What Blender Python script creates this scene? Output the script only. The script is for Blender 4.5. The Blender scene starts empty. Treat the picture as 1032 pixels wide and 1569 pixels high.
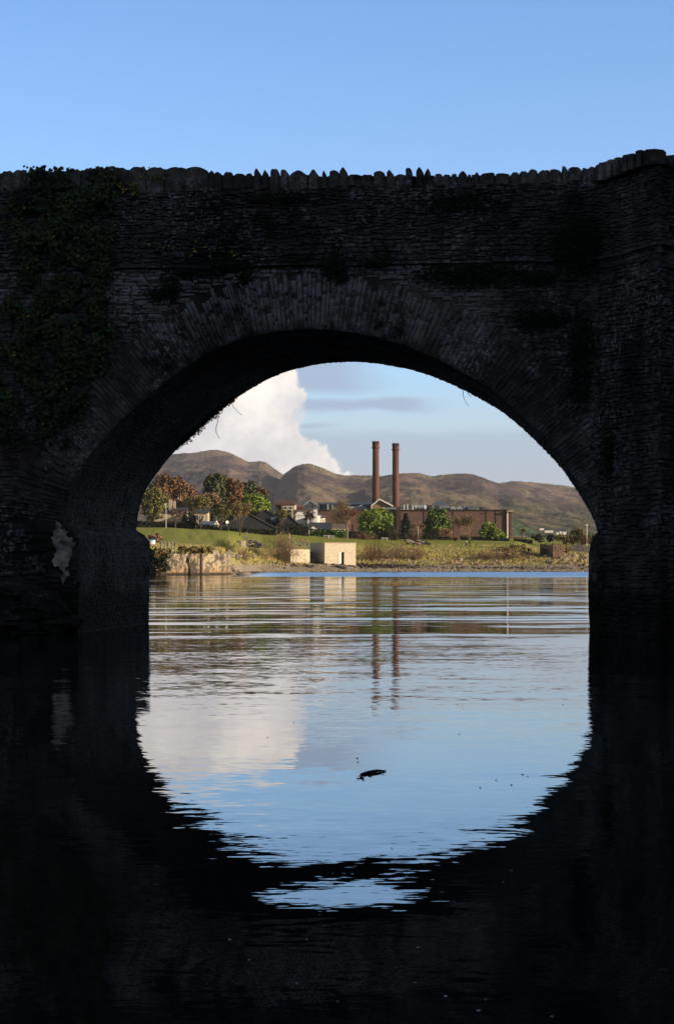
import bpy, math, random
import numpy as np
from mathutils import Vector, noise as mn
from mathutils.geometry import tessellate_polygon
random.seed(7)
S = bpy.context.scene
C = S.collection
F = 3270.0; HZ = 865.0; CAMZ = 1.61; CX = 516.0

# ---------------------------------------------------------------- camera
cam = bpy.data.objects.new('camera', bpy.data.cameras.new('camera'))
C.objects.link(cam); S.camera = cam
cam.location = (0, 0, CAMZ); cam.rotation_euler = (math.radians(90), 0, 0)
cam.data.sensor_fit = 'VERTICAL'; cam.data.sensor_height = 24.0
cam.data.lens = 24.0 * F / 1569.0
cam.data.shift_y = (HZ - 784.5) / 1569.0
cam.data.clip_start = 0.1; cam.data.clip_end = 30000

# ---------------------------------------------------------------- light
SUN_EL, SUN_AZ = 16.0, 108.0            # azimuth clockwise from +Y
SUN_STRENGTH = 5.0
SKY_STRENGTH = 0.12
sd = Vector((math.sin(math.radians(SUN_AZ)) * math.cos(math.radians(SUN_EL)),
             math.cos(math.radians(SUN_AZ)) * math.cos(math.radians(SUN_EL)), math.sin(math.radians(SUN_EL))))
sun = bpy.data.objects.new('sun', bpy.data.lights.new('sun', 'SUN'))
C.objects.link(sun); sun.data.energy = SUN_STRENGTH; sun.data.angle = math.radians(0.5)
sun.data.color = (1.0, 0.83, 0.62)
sun.rotation_euler = sd.to_track_quat('Z', 'Y').to_euler()
S.view_settings.view_transform = 'Standard'; S.view_settings.look = 'None'
S.view_settings.exposure = 0.6; S.view_settings.gamma = 1.0

class NT:
    """small node-tree writer"""
    def __init__(s, tree): s.t = tree; s.n = tree.nodes; s.l = tree.links
    def new(s, typ, **kw):
        n = s.n.new(typ)
        for k, v in kw.items(): setattr(n, k, v)
        return n
    def put(s, sock, v):
        if isinstance(v, bpy.types.NodeSocket): s.l.new(v, sock)
        elif v is not None: sock.default_value = v
    def math(s, op, a, b=None, c=None, clamp=False):
        n = s.new('ShaderNodeMath', operation=op); n.use_clamp = clamp
        s.put(n.inputs[0], a); s.put(n.inputs[1], b)
        if c is not None: s.put(n.inputs[2], c)
        return n.outputs[0]
    def ss(s, v, a, b):
        """smoothstep a..b -> 0..1"""
        n = s.new('ShaderNodeMapRange', interpolation_type='SMOOTHSTEP')
        s.put(n.inputs[0], v); n.inputs[1].default_value = a; n.inputs[2].default_value = b
        return n.outputs[0]
    def lin(s, v, a, b, c, d):
        n = s.new('ShaderNodeMapRange'); s.put(n.inputs[0], v)
        for i, x in enumerate((a, b, c, d)): n.inputs[i + 1].default_value = x
        return n.outputs[0]
    def noise(s, vec, scale, detail=3.0, rough=0.5, dist=0.0, col=False):
        n = s.new('ShaderNodeTexNoise'); s.put(n.inputs['Vector'], vec)
        n.inputs['Scale'].default_value = scale; n.inputs['Detail'].default_value = detail
        n.inputs['Roughness'].default_value = rough; n.inputs['Distortion'].default_value = dist
        return n.outputs['Color' if col else 'Fac']
    def mix(s, f, a, b, mode='MIX'):
        n = s.new('ShaderNodeMix', data_type='RGBA', blend_type=mode)
        s.put(n.inputs[0], f)
        s.put(n.inputs[6], a if isinstance(a, bpy.types.NodeSocket) else (*a, 1) if len(a) == 3 else a)
        s.put(n.inputs[7], b if isinstance(b, bpy.types.NodeSocket) else (*b, 1) if len(b) == 3 else b)
        return n.outputs[2]
    def mapping(s, vec, scale=(1, 1, 1), loc=(0, 0, 0), rot=(0, 0, 0)):
        n = s.new('ShaderNodeMapping'); s.put(n.inputs[0], vec)
        n.inputs['Scale'].default_value = scale; n.inputs['Location'].default_value = loc
        n.inputs['Rotation'].default_value = rot
        return n.outputs[0]
    def comb(s, x, y, z=0.0):
        n = s.new('ShaderNodeCombineXYZ'); s.put(n.inputs[0], x); s.put(n.inputs[1], y); s.put(n.inputs[2], z)
        return n.outputs[0]
    def sep(s, v):
        n = s.new('ShaderNodeSeparateXYZ'); s.put(n.inputs[0], v); return n.outputs
    def ramp(s, f, stops):
        n = s.new('ShaderNodeValToRGB'); s.put(n.inputs[0], f)
        e = n.color_ramp.elements
        while len(e) < len(stops): e.new(0.5)
        for i, (p, c) in enumerate(stops): e[i].position = p; e[i].color = (*c, 1)
        return n.outputs[0]

# ---------------------------------------------------------------- world: Nishita sky, clouds far off as directions
W = bpy.data.worlds.new('World'); S.world = W; W.use_nodes = True
w = NT(W.node_tree); w.n.clear()
sky = w.new('ShaderNodeTexSky', sky_type='NISHITA'); sky.sun_disc = False
sky.sun_elevation = math.radians(SUN_EL); sky.sun_rotation = math.radians(SUN_AZ)
sky.air_density = 1.0; sky.dust_density = 0.6; sky.ozone_density = 2.0
tc = w.new('ShaderNodeTexCoord')
x, y, z = w.sep(tc.outputs['Generated'])
ysafe = w.math('MAXIMUM', y, 0.02)
U = w.math('DIVIDE', x, ysafe)          # tangent of azimuth
V = w.math('DIVIDE', z, ysafe)          # tangent of elevation
front = w.ss(y, 0.05, 0.3)
# clear-sky colour: Nishita, steered to the photograph's blues by elevation
tint = w.ramp(w.lin(V, 0.0, 0.4, 0.0, 1.0), [(0.0, (0.92, 0.84, 1.12)), (0.14, (0.87, 0.90, 1.16)), (0.25, (0.80, 1.01, 1.42)), (0.48, (0.85, 1.00, 1.34)), (0.66, (0.78, 0.98, 1.30)), (1.0, (0.64, 0.52, 0.47))])
clear = w.mix(1.0, sky.outputs[0], tint, 'MULTIPLY')
vec = w.comb(w.math('MULTIPLY', U, 10.0), w.math('MULTIPLY', V, 10.0), 0.0)
# warped coordinates for billowing edges
nz = w.noise(vec, 4.6, 7.0, 0.55, 0.0, True)
nx, ny, _ = w.sep(nz)
Uw = w.math('ADD', U, w.math('MULTIPLY', w.math('SUBTRACT', nx, 0.5), 0.034))
Vw = w.math('ADD', V, w.math('MULTIPLY', w.math('SUBTRACT', ny, 0.5), 0.034))
# right outline of the cumulus: U as a function of V (points taken as true directions)
fc = w.new('ShaderNodeFloatCurve')
w.put(fc.inputs['Value'], w.lin(Vw, 0.03, 0.13, 0.0, 1.0))
cv = fc.mapping.curves[0]
def tdir(px, py): return (px - CX) / F, (HZ - py) / F
pts = [tdir(545, 735), tdir(518, 717), tdir(500, 700), tdir(493, 682), tdir(478, 662), tdir(466, 648), tdir(458, 634), tdir(463, 612), tdir(476, 590), tdir(462, 570), tdir(450, 558), tdir(400, 520), tdir(250, 460)]
cp = [((v - 0.03) / 0.10, (u + 0.10) / 0.12) for u, v in pts]
while len(cv.points) < len(cp): cv.points.new(0.5, 0.5)
for q, (a, b) in zip(cv.points, cp): q.location = (a, min(max(b, 0), 1)); q.handle_type = 'VECTOR'
fc.mapping.update()
edge = w.math('SUBTRACT', w.math('MULTIPLY', fc.outputs[0], 0.12), 0.10)
cum = w.ss(w.math('SUBTRACT', edge, Uw), -0.0005, 0.0035)
fall = w.ss(U, -0.42, -0.2)
cum = w.math('MULTIPLY', w.math('MULTIPLY', cum, fall), w.math('SUBTRACT', 1.0, w.ss(V, 0.092, 0.108)))
shade = w.noise(vec, 3.0, 5.0, 0.55)
low = w.ss(Vw, 0.050, 0.085)
cumcol = w.mix(w.ss(shade, 0.35, 0.65), (0.50, 0.49, 0.505), (0.78, 0.715, 0.655))
leftgrey = w.math('MULTIPLY', w.ss(U, -0.045, -0.075), w.math('SUBTRACT', 1.0, w.ss(V, 0.06, 0.085)))
cumcol = w.mix(w.math('MULTIPLY', leftgrey, 0.7), cumcol, (0.36, 0.37, 0.42))
# flat grey-lilac bands
sv = w.comb(w.math('MULTIPLY', U, 14.0), w.math('MULTIPLY', V, 60.0), 3.0)
sn = w.noise(sv, 1.2, 5.0, 0.55)
def band(v0, v1, soft, amt, umin=None, umax=None):
    vv = w.math('ADD', V, w.math('MULTIPLY', w.math('SUBTRACT', sn, 0.5), 0.012))
    m = w.math('MULTIPLY', w.ss(vv, v0 - soft, v0 + soft), w.math('SUBTRACT', 1.0, w.ss(vv, v1 - soft, v1 + soft)))
    uu = w.math('ADD', U, w.math('MULTIPLY', w.math('SUBTRACT', sn, 0.5), 0.03))
    if umax is not None: m = w.math('MULTIPLY', m, w.math('SUBTRACT', 1.0, w.ss(uu, umax[0], umax[1])))
    if umin is not None: m = w.math('MULTIPLY', m, w.ss(uu, umin[0], umin[1]))
    return w.math('MULTIPLY', m, amt)
b1 = band((HZ - 628) / F, (HZ - 614) / F, 0.0016, 0.85, None, (0.030, 0.060))
b2 = band((HZ - 602) / F, (HZ - 548) / F, 0.004, 0.85, None, (0.000, 0.034))
b3 = band(-0.02, (HZ - 660) / F, 0.0035, 0.60)
b4 = band((HZ - 655) / F, (HZ - 645) / F, 0.0014, 0.6, None, (-0.010, 0.008))
bm = w.math('MAXIMUM', w.math('MAXIMUM', b1, b2), w.math('MAXIMUM', b3, b4))
skyc = w.mix(w.math('MULTIPLY', bm, front), w.mix(1.0, clear, (0.12, 0.12, 0.12), 'MULTIPLY'), (0.26, 0.325, 0.445))
skyc = w.mix(w.math('MULTIPLY', cum, front), skyc, cumcol)
bg = w.new('ShaderNodeBackground'); w.put(bg.inputs[0], w.mix(1.0, skyc, (1 / 0.12,) * 3, 'MULTIPLY')); bg.inputs[1].default_value = SKY_STRENGTH
wo = w.new('ShaderNodeOutputWorld'); w.l.new(bg.outputs[0], wo.inputs[0])

# ---------------------------------------------------------------- mesh helpers
class MB:
    def __init__(s): s.v = []; s.f = []; s.m = []
    def quad(s, *p, m=0):
        i = len(s.v); s.v += [tuple(q) for q in p]; s.f.append(tuple(range(i, i + len(p)))); s.m.append(m)
    def poly(s, vs, fs, m=0):
        i = len(s.v); s.v += [tuple(q) for q in vs]
        for f in fs: s.f.append(tuple(i + k for k in f)); s.m.append(m)
    def hexa(s, p, m=0):
        """8 points: bottom ring 0-3, top ring 4-7"""
        s.poly(p, [(3, 2, 1, 0), (4, 5, 6, 7), (0, 1, 5, 4), (1, 2, 6, 5), (2, 3, 7, 6), (3, 0, 4, 7)], m)
    def box(s, x0, x1, y0, y1, z0, z1, m=0):
        s.hexa([(x0, y0, z0), (x1, y0, z0), (x1, y1, z0), (x0, y1, z0), (x0, y0, z1), (x1, y0, z1), (x1, y1, z1), (x0, y1, z1)], m)
    def tube(s, pts, rad, n=6, m=0, cap=True):
        rings = []
        for i, p in enumerate(pts):
            p = Vector(p)
            d = (Vector(pts[min(i + 1, len(pts) - 1)]) - Vector(pts[max(i - 1, 0)]))
            d = d.normalized() if d.length > 1e-9 else Vector((0, 0, 1))
            a = d.orthogonal().normalized() if abs(d.z) < 0.9 else d.cross(Vector((0, 1, 0))).normalized()
            b = d.cross(a).normalized(); r = rad[i] if isinstance(rad, (list, tuple)) else rad
            rings.append([p + a * math.cos(t) * r + b * math.sin(t) * r for t in [2 * math.pi * k / n for k in range(n)]])
        i0 = len(s.v)
        for r in rings: s.v += [tuple(q) for q in r]
        for i in range(len(rings) - 1):
            for k in range(n):
                s.f.append((i0 + i * n + k, i0 + i * n + (k + 1) % n, i0 + (i + 1) * n + (k + 1) % n, i0 + (i + 1) * n + k)); s.m.append(m)
        if cap:
            s.f.append(tuple(i0 + k for k in reversed(range(n)))); s.m.append(m)
            s.f.append(tuple(i0 + (len(rings) - 1) * n + k for k in range(n))); s.m.append(m)
    def gable(s, x0, x1, y0, y1, z0, z1, axis='x', m=0, mg=None):
        """roof prism, ridge along axis"""
        if axis == 'x':
            ym = (y0 + y1) / 2
            p = [(x0, y0, z0), (x1, y0, z0), (x1, y1, z0), (x0, y1, z0), (x0, ym, z1), (x1, ym, z1)]
        else:
            xm = (x0 + x1) / 2
            p = [(x1, y0, z0), (x1, y1, z0), (x0, y1, z0), (x0, y0, z0), (xm, y0, z1), (xm, y1, z1)]
        s.poly(p, [(0, 1, 5, 4), (2, 3, 4, 5), (3, 2, 1, 0)], m)
        s.poly(p, [(0, 4, 3), (1, 2, 5)], m if mg is None else mg)
    def rot(s, ang, c=(0, 0)):
        ca, sa = math.cos(ang), math.sin(ang)
        s.v = [(c[0] + (x - c[0]) * ca - (y - c[1]) * sa, c[1] + (x - c[0]) * sa + (y - c[1]) * ca, z) for x, y, z in s.v]
        return s
    def shift(s, dx, dy, dz): s.v = [(x + dx, y + dy, z + dz) for x, y, z in s.v]; return s
    def build(s, name, mats, parent=None, smooth=False, attr=None):
        me = bpy.data.meshes.new(name)
        off = parent_loc(parent)
        me.from_pydata([(a - off[0], b - off[1], c - off[2]) for a, b, c in s.v], [], s.f)
        if not isinstance(mats, (list, tuple)): mats = [mats]
        for q in mats: me.materials.append(q)
        if len(mats) > 1: me.polygons.foreach_set('material_index', s.m)
        if smooth: me.polygons.foreach_set('use_smooth', [True] * len(me.polygons))
        me.update()
        o = bpy.data.objects.new(name, me); C.objects.link(o)
        if parent: o.parent = parent
        return o
def parent_loc(p):
    l = Vector((0, 0, 0))
    while p is not None: l += p.location; p = p.parent
    return l
def thing(name, label, cat, loc, group=None):
    o = bpy.data.objects.new(name, None); C.objects.link(o); o.location = loc; o.empty_display_size = 0.5
    o['label'] = label; o['category'] = cat
    if group: o['group'] = group
    return o
def tag(o, label, cat, group=None, kind=None):
    o['label'] = label; o['category'] = cat
    if group: o['group'] = group
    if kind: o['kind'] = kind
    return o
def rebase(o, loc):
    """move a parentless mesh object's origin"""
    l = Vector(loc); me = o.data
    a = np.empty(len(me.vertices) * 3, dtype=np.float32); me.vertices.foreach_get('co', a)
    a = a.reshape(-1, 3) - np.array(l, dtype=np.float32); me.vertices.foreach_set('co', a.ravel()); me.update()
    o.location = l; return o
def P(px, py, Y): return Vector(((px - CX) / F * Y, Y, CAMZ + (HZ - py) / F * Y))
def X(px, Y): return (px - CX) / F * Y
def Z(py, Y): return CAMZ + (HZ - py) / F * Y

# ---------------------------------------------------------------- materials
def mat(name, c1, c2=None, scale=1.0, rough=0.85, island=None, bump=0.0, spec=0.3, detail=4.0, c3=None, metal=0.0, stretch=(1, 1, 1), bscale=None):
    m = bpy.data.materials.new(name); m.use_nodes = True; t = NT(m.node_tree)
    b = t.n['Principled BSDF']; b.inputs['Roughness'].default_value = rough; b.inputs['Specular IOR Level'].default_value = spec
    b.inputs['Metallic'].default_value = metal
    g = t.new('ShaderNodeNewGeometry'); pos = g.outputs['Position']
    if stretch != (1, 1, 1): pos = t.mapping(pos, stretch)
    c2 = c2 or c1
    n = t.noise(pos, scale, detail, 0.6)
    col = t.mix(t.ss(n, 0.3, 0.7), c1, c2)
    if c3 is not None:
        n3 = t.noise(pos, scale * 0.37, 3.0, 0.6); col = t.mix(t.ss(n3, 0.52, 0.66), col, c3)
    if island:
        r = t.lin(g.outputs['Random Per Island'], 0, 1, 1 - island, 1 + island)
        cc = t.new('ShaderNodeCombineColor'); [t.put(cc.inputs[i], r) for i in range(3)]
        col = t.mix(1.0, col, cc.outputs[0], 'MULTIPLY')
    t.put(b.inputs['Base Color'], col)
    if bump:
        bn = t.new('ShaderNodeBump'); bn.inputs['Strength'].default_value = 1.0; bn.inputs['Distance'].default_value = bump
        t.put(bn.inputs['Height'], t.noise(pos, bscale or scale * 3, 5.0, 0.6)); t.l.new(bn.outputs[0], b.inputs['Normal'])
    return m

def stone_mat(name, dark, light, lich=0.5, tide=True, isl=True, bump=0.03, lime=False):
    m = bpy.data.materials.new(name); m.use_nodes = True; t = NT(m.node_tree)
    b = t.n['Principled BSDF']; b.inputs['Roughness'].default_value = 0.88; b.inputs['Specular IOR Level'].default_value = 0.25
    g = t.new('ShaderNodeNewGeometry'); pos = g.outputs['Position']
    if isl: f = g.outputs['Random Per Island']
    else: f = t.noise(pos, 2.0, 4.0)
    md = tuple((a + c) / 2 for a, c in zip(dark, light)); base = t.ramp(f, [(0.0, dark), (0.5, md), (0.9, tuple((a + c) / 2 for a, c in zip(md, light))), (1.0, light)])
    n1 = t.noise(pos, 5.0, 6.0, 0.65)
    base = t.mix(1.0, base, t.ramp(n1, [(0.28, (0.25, 0.25, 0.25)), (0.72, (1.9, 1.9, 1.9))]), 'MULTIPLY')
    sm = t.noise(pos, 1.7, 6.0, 0.7)
    base = t.mix(t.math('MULTIPLY', t.ss(n1, .30, .52), .78), base, t.mix(t.ss(sm, .35, .65), tuple(c * .6 for c in dark), tuple(c * 1.0 for c in light)))
    big = t.noise(t.mapping(pos, (1, 1, .8), (2, 7, 3)), 0.33, 3.0, 0.5)
    base = t.mix(1.0, base, t.ramp(big, [(0.36, (0.45, 0.44, 0.43)), (0.62, (1.35, 1.36, 1.42))]), 'MULTIPLY')
    # brown staining
    n2 = t.noise(t.mapping(pos, (1, 1, 0.5)), 0.9, 5.0, 0.6)
    base = t.mix(t.math('MULTIPLY', t.ss(n2, 0.52, 0.68), 0.55), base, (0.055, 0.036, 0.027))
    # pale lichen and lime runs
    n3 = t.noise(pos, 9.0, 7.0, 0.75); n4 = t.noise(t.mapping(pos, (1, 1, 0.7), (5, 2, 1)), 0.75, 3.0, 0.6)
    lm = t.math('MULTIPLY', t.ss(n3, 0.49, 0.60), t.ss(n4, 0.44, 0.60))
    base = t.mix(t.math('MULTIPLY', lm, lich), base, (0.46, 0.47, 0.52))
    if lime:   # old limewash left on the stones under the string course, thinning downwards and to the right
        sx, sy, sz = t.sep(pos)
        zz_ = t.math('ADD', sz, t.math('MULTIPLY', t.math('SUBTRACT', sm, .5), 3.2))
        lm2 = t.math('MULTIPLY', t.ss(zz_, 6.4, 8.6), t.math('SUBTRACT', 1.0, t.ss(t.math('ADD', sx, t.math('MULTIPLY', sm, 2)), 1.5, 5.5)))
        base = t.mix(t.math('MULTIPLY', t.math('MULTIPLY', lm2, t.ss(n1, .30, .62)), .8), base, (0.46, 0.45, 0.47))
    # moss
    n5 = t.noise(t.mapping(pos, (1, 1, 1), (9, 4, 7)), 1.1, 5.0, 0.65)
    base = t.mix(t.math('MULTIPLY', t.ss(n5, 0.56, 0.66), 0.85), base, (0.016, 0.022, 0.009))
    if tide:
        zz = t.sep(pos)[2]; wob = t.noise(pos, 1.3, 4.0)
        wet = t.math('SUBTRACT', 1.0, t.ss(t.math('ADD', zz, t.math('MULTIPLY', t.math('SUBTRACT', wob, 0.5), 0.9)), 0.75, 1.25))
        base = t.mix(t.math('MULTIPLY', wet, 0.85), base, t.mix(t.ss(n1, 0.45, 0.62), (0.010, 0.011, 0.007), (0.035, 0.027, 0.013)))
    t.put(b.inputs['Base Color'], base)
    bn = t.new('ShaderNodeBump'); bn.inputs['Distance'].default_value = bump
    t.put(bn.inputs['Height'], t.noise(pos, 14.0, 7.0, 0.7)); t.l.new(bn.outputs[0], b.inputs['Normal'])
    return m
M = {}
M['rubble'] = stone_mat('rubble_stone', (0.049, 0.043, 0.039), (0.133, 0.119, 0.107), 0.7)
M['rubble_pale'] = stone_mat('limewashed_rubble', (0.109, 0.091, 0.081), (0.254, 0.225, 0.203), 0.9, lime=True)
M['vous'] = stone_mat('arch_stone', (0.094, 0.077, 0.067), (0.217, 0.191, 0.174), 0.95, lime=True)
M['vault'] = stone_mat('vault_stone', (0.051, 0.042, 0.036), (0.138, 0.116, 0.102), 0.5)
M['coping'] = stone_mat('coping_slate', (0.087, 0.075, 0.065), (0.217, 0.189, 0.167), 0.5, tide=False)
M['mortar'] = stone_mat('mortar', (0.080, 0.067, 0.055), (0.152, 0.128, 0.107), 0.5, isl=False)
M['render'] = mat('limewash_patch', (0.80, 0.70, 0.58), (0.20, 0.17, 0.14), 5.0, bump=0.02, detail=8, c3=(.10, .08, .07))
M['ivy'] = mat('ivy_leaf', (0.026, 0.050, 0.018), (0.055, 0.088, 0.026), 1.2, 0.6, island=0.7, c3=(0.012, 0.022, 0.010))
M['ivy_y'] = mat('yellow_leaf', (0.36, 0.25, 0.03), (0.16, 0.14, 0.02), 3.0, 0.6, island=0.3)
M['moss'] = mat('moss_green', (0.010, 0.020, 0.007), (0.020, 0.032, 0.010), 3.0, 0.9, island=0.5)
M['twig'] = mat('twig', (0.09, 0.075, 0.06), (0.05, 0.04, 0.03), 5.0)
# ---------------------------------------------------------------- the bridge
TH = math.atan(389.0 / F)
UV = Vector((math.cos(TH), -math.sin(TH), 0)); VV = Vector((math.sin(TH), math.cos(TH), 0))
BC = Vector((X(480, 50.0), 50.0, 0)); BT = 8.2
def B(u, z, k=0.0): return BC + UV * u + VV * k + Vector((0, 0, z))
def fp(px, py, k=0.0):
    """direction of an image point met with the plane k metres behind the front face -> (u, z)"""
    r = Vector(((px - CX) / F, 1, 0)); t = (BC.dot(VV) + k) / r.dot(VV)
    q = r * t - BC
    return q.dot(UV), CAMZ + t * (HZ - py) / F
backpx = [(228, 957), (229, 900), (230, 866), (230, 830), (222, 821), (209, 812), (210, 798), (214, 776), (219, 756), (228, 742), (236, 731), (244, 721),
          (256, 704), (266, 693), (282, 678), (300, 662), (322, 642), (348, 620), (375, 601), (402, 585), (432, 571), (470, 561), (505, 555.5), (540, 554),
          (572, 556), (605, 561), (640, 569), (672, 580), (704, 594), (732, 609), (756, 622), (776, 636), (799, 655), (820, 675), (843, 698), (861, 718),
          (879, 744), (899, 775), (911, 800), (917, 820), (907, 830), (903, 848), (902, 900), (904, 950)]
prof = [fp(a, b, BT) for a, b in backpx]
prof = [(prof[0][0], -2.0)] + prof + [(prof[-1][0], -2.0)]
def resample(pts, ds):
    out = []
    for (a, b), (c, d) in zip(pts[:-1], pts[1:]):
        L = math.hypot(c - a, d - b); n = max(1, int(L / ds))
        for i in range(n): out.append((a + (c - a) * i / n, b + (d - b) * i / n))
    out.append(pts[-1]); return out
def smooth(pts, it):
    p = [list(q) for q in pts]
    for _ in range(it):
        q = [list(a) for a in p]
        for i in range(1, len(p) - 1): q[i] = [(p[i - 1][k] + 2 * p[i][k] + p[i + 1][k]) / 4 for k in (0, 1)]
        p = q
    return [tuple(q) for q in p]
uL, uR = prof[1][0], prof[-2][0]
iL, iR = 6, len(prof) - 6 - 1       # springing points in prof
spL, spR = prof[iL], prof[iR]
curve = smooth(resample(prof[iL:iR + 1], 0.10), 8)
left_pier = prof[:iL]; right_pier = prof[iR + 1:]
full = resample(left_pier + [curve[0]], 0.15)[:-1] + curve + resample([curve[-1]] + right_pier, 0.15)[1:]
fu = np.array([q[0] for q in full]); fz = np.array([q[1] for q in full])
cu = np.array([q[0] for q in curve]); cz = np.array([q[1] for q in curve])
def inside(u, z):
    c = False; n = len(fu); j = n - 1
    m = ((fz > z) != (np.roll(fz, 1) > z))
    xi = (np.roll(fu, 1) - fu) * (z - fz) / (np.roll(fz, 1) - fz + 1e-12) + fu
    return bool(np.count_nonzero(m & (u < xi)) % 2)
ZS = fp(600, 405)[1]                # string course height
ZW = fp(500, 289)[1]                # top of parapet wall under the coping
U0, U1 = -26.0, 26.0
uC0 = fp(917, 500)[0]               # cutwater starts
# apex: on the ray px=1010, 2.3 m in front
def fpk(px, k): return fp(px, HZ, k)[0]
kA = -2.35; uA = fpk(1010, kA); uC1 = uA + (uA - uC0)
bridge = thing('stone_bridge', 'old dark rubble stone arch bridge spanning the river in shadow', 'bridge', tuple(B(0, 0, BT / 2)))
rnd = random.Random(3)
def nz2(a, b, s=0.0): return mn.noise(Vector((a, b, s)))

# core wall faces
def ztop(u): return ZW
mb = MB()
outer = [(U0, -2.0)] + [(U0, ZW), (U1, ZW), (U1, -2.0)]
poly = [(U0, -2.0), (U0, ZW), (U1, ZW), (U1, -2.0)] + list(reversed(full))
tri = tessellate_polygon([[Vector((a, b, 0)) for a, b in poly]])
for k in (0.008, BT - 0.008):
    mb.poly([B(a, b, k) for a, b in poly], [tuple(t) if k > 1 else tuple(reversed(t)) for t in tri])
mb.quad(B(U0, ZW, 0.03), B(U1, ZW, 0.03), B(U1, ZW, 0.45), B(U0, ZW, 0.45))
mb.quad(B(U0, ZW, 0.45), B(U1, ZW, 0.45), B(U1, ZS, 0.45), B(U0, ZS, 0.45))
mb.quad(B(U0, ZS, 0.45), B(U1, ZS, 0.45), B(U1, ZS, BT - 0.45), B(U0, ZS, BT - 0.45))
mb.quad(B(U0, ZW, BT - 0.45), B(U1, ZW, BT - 0.45), B(U1, ZW, BT - 0.03), B(U0, ZW, BT - 0.03))
mb.quad(B(U0, ZS, BT - 0.45), B(U1, ZS, BT - 0.45), B(U1, ZW, BT - 0.45), B(U0, ZW, BT - 0.45))
for u in (U0, U1): mb.quad(B(u, -2, 0.03), B(u, -2, BT - 0.03), B(u, ZW, BT - 0.03), B(u, ZW, 0.03))
mb.build('wall_core', M['mortar'], bridge)
mb = MB()
for (a, b), (c, d) in zip(full[:-1], full[1:]):
    n = 8
    for i in range(n):
        k0, k1 = 0.03 + (BT - 0.06) * i / n, 0.03 + (BT - 0.06) * (i + 1) / n
        mb.quad(B(a, b, k0), B(a, b, k1), B(c, d, k1), B(c, d, k0))
mb.build('vault_lining', M['mortar'], bridge)

def stone(mb, pos, a0, a1, b0, b1, h, r=0.16, jit=0.02, depth=0.02):
    """one rubble block on a surface pos(a, b, height)"""
    ca, cb = (a0 + a1) / 2, (b0 + b1) / 2; ha, hb = (a1 - a0) / 2, (b1 - b0) / 2
    c = min(ha, hb) * 0.35
    ring = [(-ha + c, -hb), (ha - c, -hb), (ha, -hb + c), (ha, hb - c), (ha - c, hb), (-ha + c, hb), (-ha, hb - c), (-ha, -hb + c)]
    tilt_a, tilt_b = rnd.uniform(-.03, .03), rnd.uniform(-.05, .05)
    o = []; i_ = []
    for x, y in ring:
        x2 = x + rnd.uniform(-jit, jit); y2 = y + rnd.uniform(-jit, jit)
        o.append(pos(ca + x2, cb + y2, -depth))
        s = 1 - min(0.30, 0.018 / min(ha, hb))
        i_.append(pos(ca + x2 * s, cb + y2 * s, h + x2 * tilt_a + y2 * tilt_b + rnd.uniform(-.004, .004)))
    vs = o + i_ + [pos(ca, cb, h + rnd.uniform(0, .012))]
    fs = []
    for q in range(8):
        w_ = (q + 1) % 8
        fs.append((q, w_, 8 + w_, 8 + q)); fs.append((8 + q, 8 + w_, 16))
    mb.poly(vs, fs)

def rubble(mb, pos, a0, a1, b0, b1, ok, hmin=0.05, hmax=0.17, wmin=0.12, wmax=0.5, prot=0.03, warp=0.12, gap=0.008):
    b = b0
    while b < b1:
        hh = rnd.choice((rnd.uniform(hmin, hmax), rnd.uniform(hmin, hmax * 0.6))); e = min(b + hh, b1 + .02)
        a = a0 - rnd.uniform(0, .1)
        while a < a1 - 0.05:
            ww = rnd.uniform(wmin, wmax) * (0.7 + 2.2 * hh); 
            if a + ww > a1 - 0.08: ww = a1 - a
            aa = max(a, a0); mid = (aa + a + ww) / 2
            dz = warp * nz2(mid * 0.55, b * 0.8, 3.3) + rnd.uniform(-.022, .022)
            if ok(mid, (b + e) / 2 + dz, ww, e - b):
                # some blocks split in two courses
                if e - b > 0.12 and rnd.random() < 0.35:
                    s_ = b + (e - b) * rnd.uniform(.35, .65)
                    stone(mb, pos, aa + gap / 2, a + ww - gap / 2, b + dz + gap / 2, s_ + dz - gap / 3, rnd.uniform(0, prot))
                    stone(mb, pos, aa + gap / 2, a + ww - gap / 2, s_ + dz + gap / 3, e + dz - gap / 2, rnd.uniform(0, prot))
                else:
                    stone(mb, pos, aa + gap / 2, a + ww - gap / 2, b + dz + gap / 2, e + dz - gap / 2, rnd.uniform(0, prot))
            a += ww
        b = e
fpos = lambda a, b, h: B(a, b, -h)
RING = 1.40
def ringdist(u, z): return float(np.sqrt(((cu - u) ** 2 + (cz - z) ** 2).min()))
A0 = -11.0; A1 = uC0
# parapet masonry (above the string course)
mb = MB(); ppos = lambda a, b, h: B(a, b, -h - 0.03)
rubble(mb, ppos, A0, A1 + .05, ZS + 0.06, ZW, lambda a, b, w_, h_: True, 0.04, 0.12, 0.12, 0.42, 0.04)
mb.build('parapet_masonry', M['rubble'], bridge)
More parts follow.
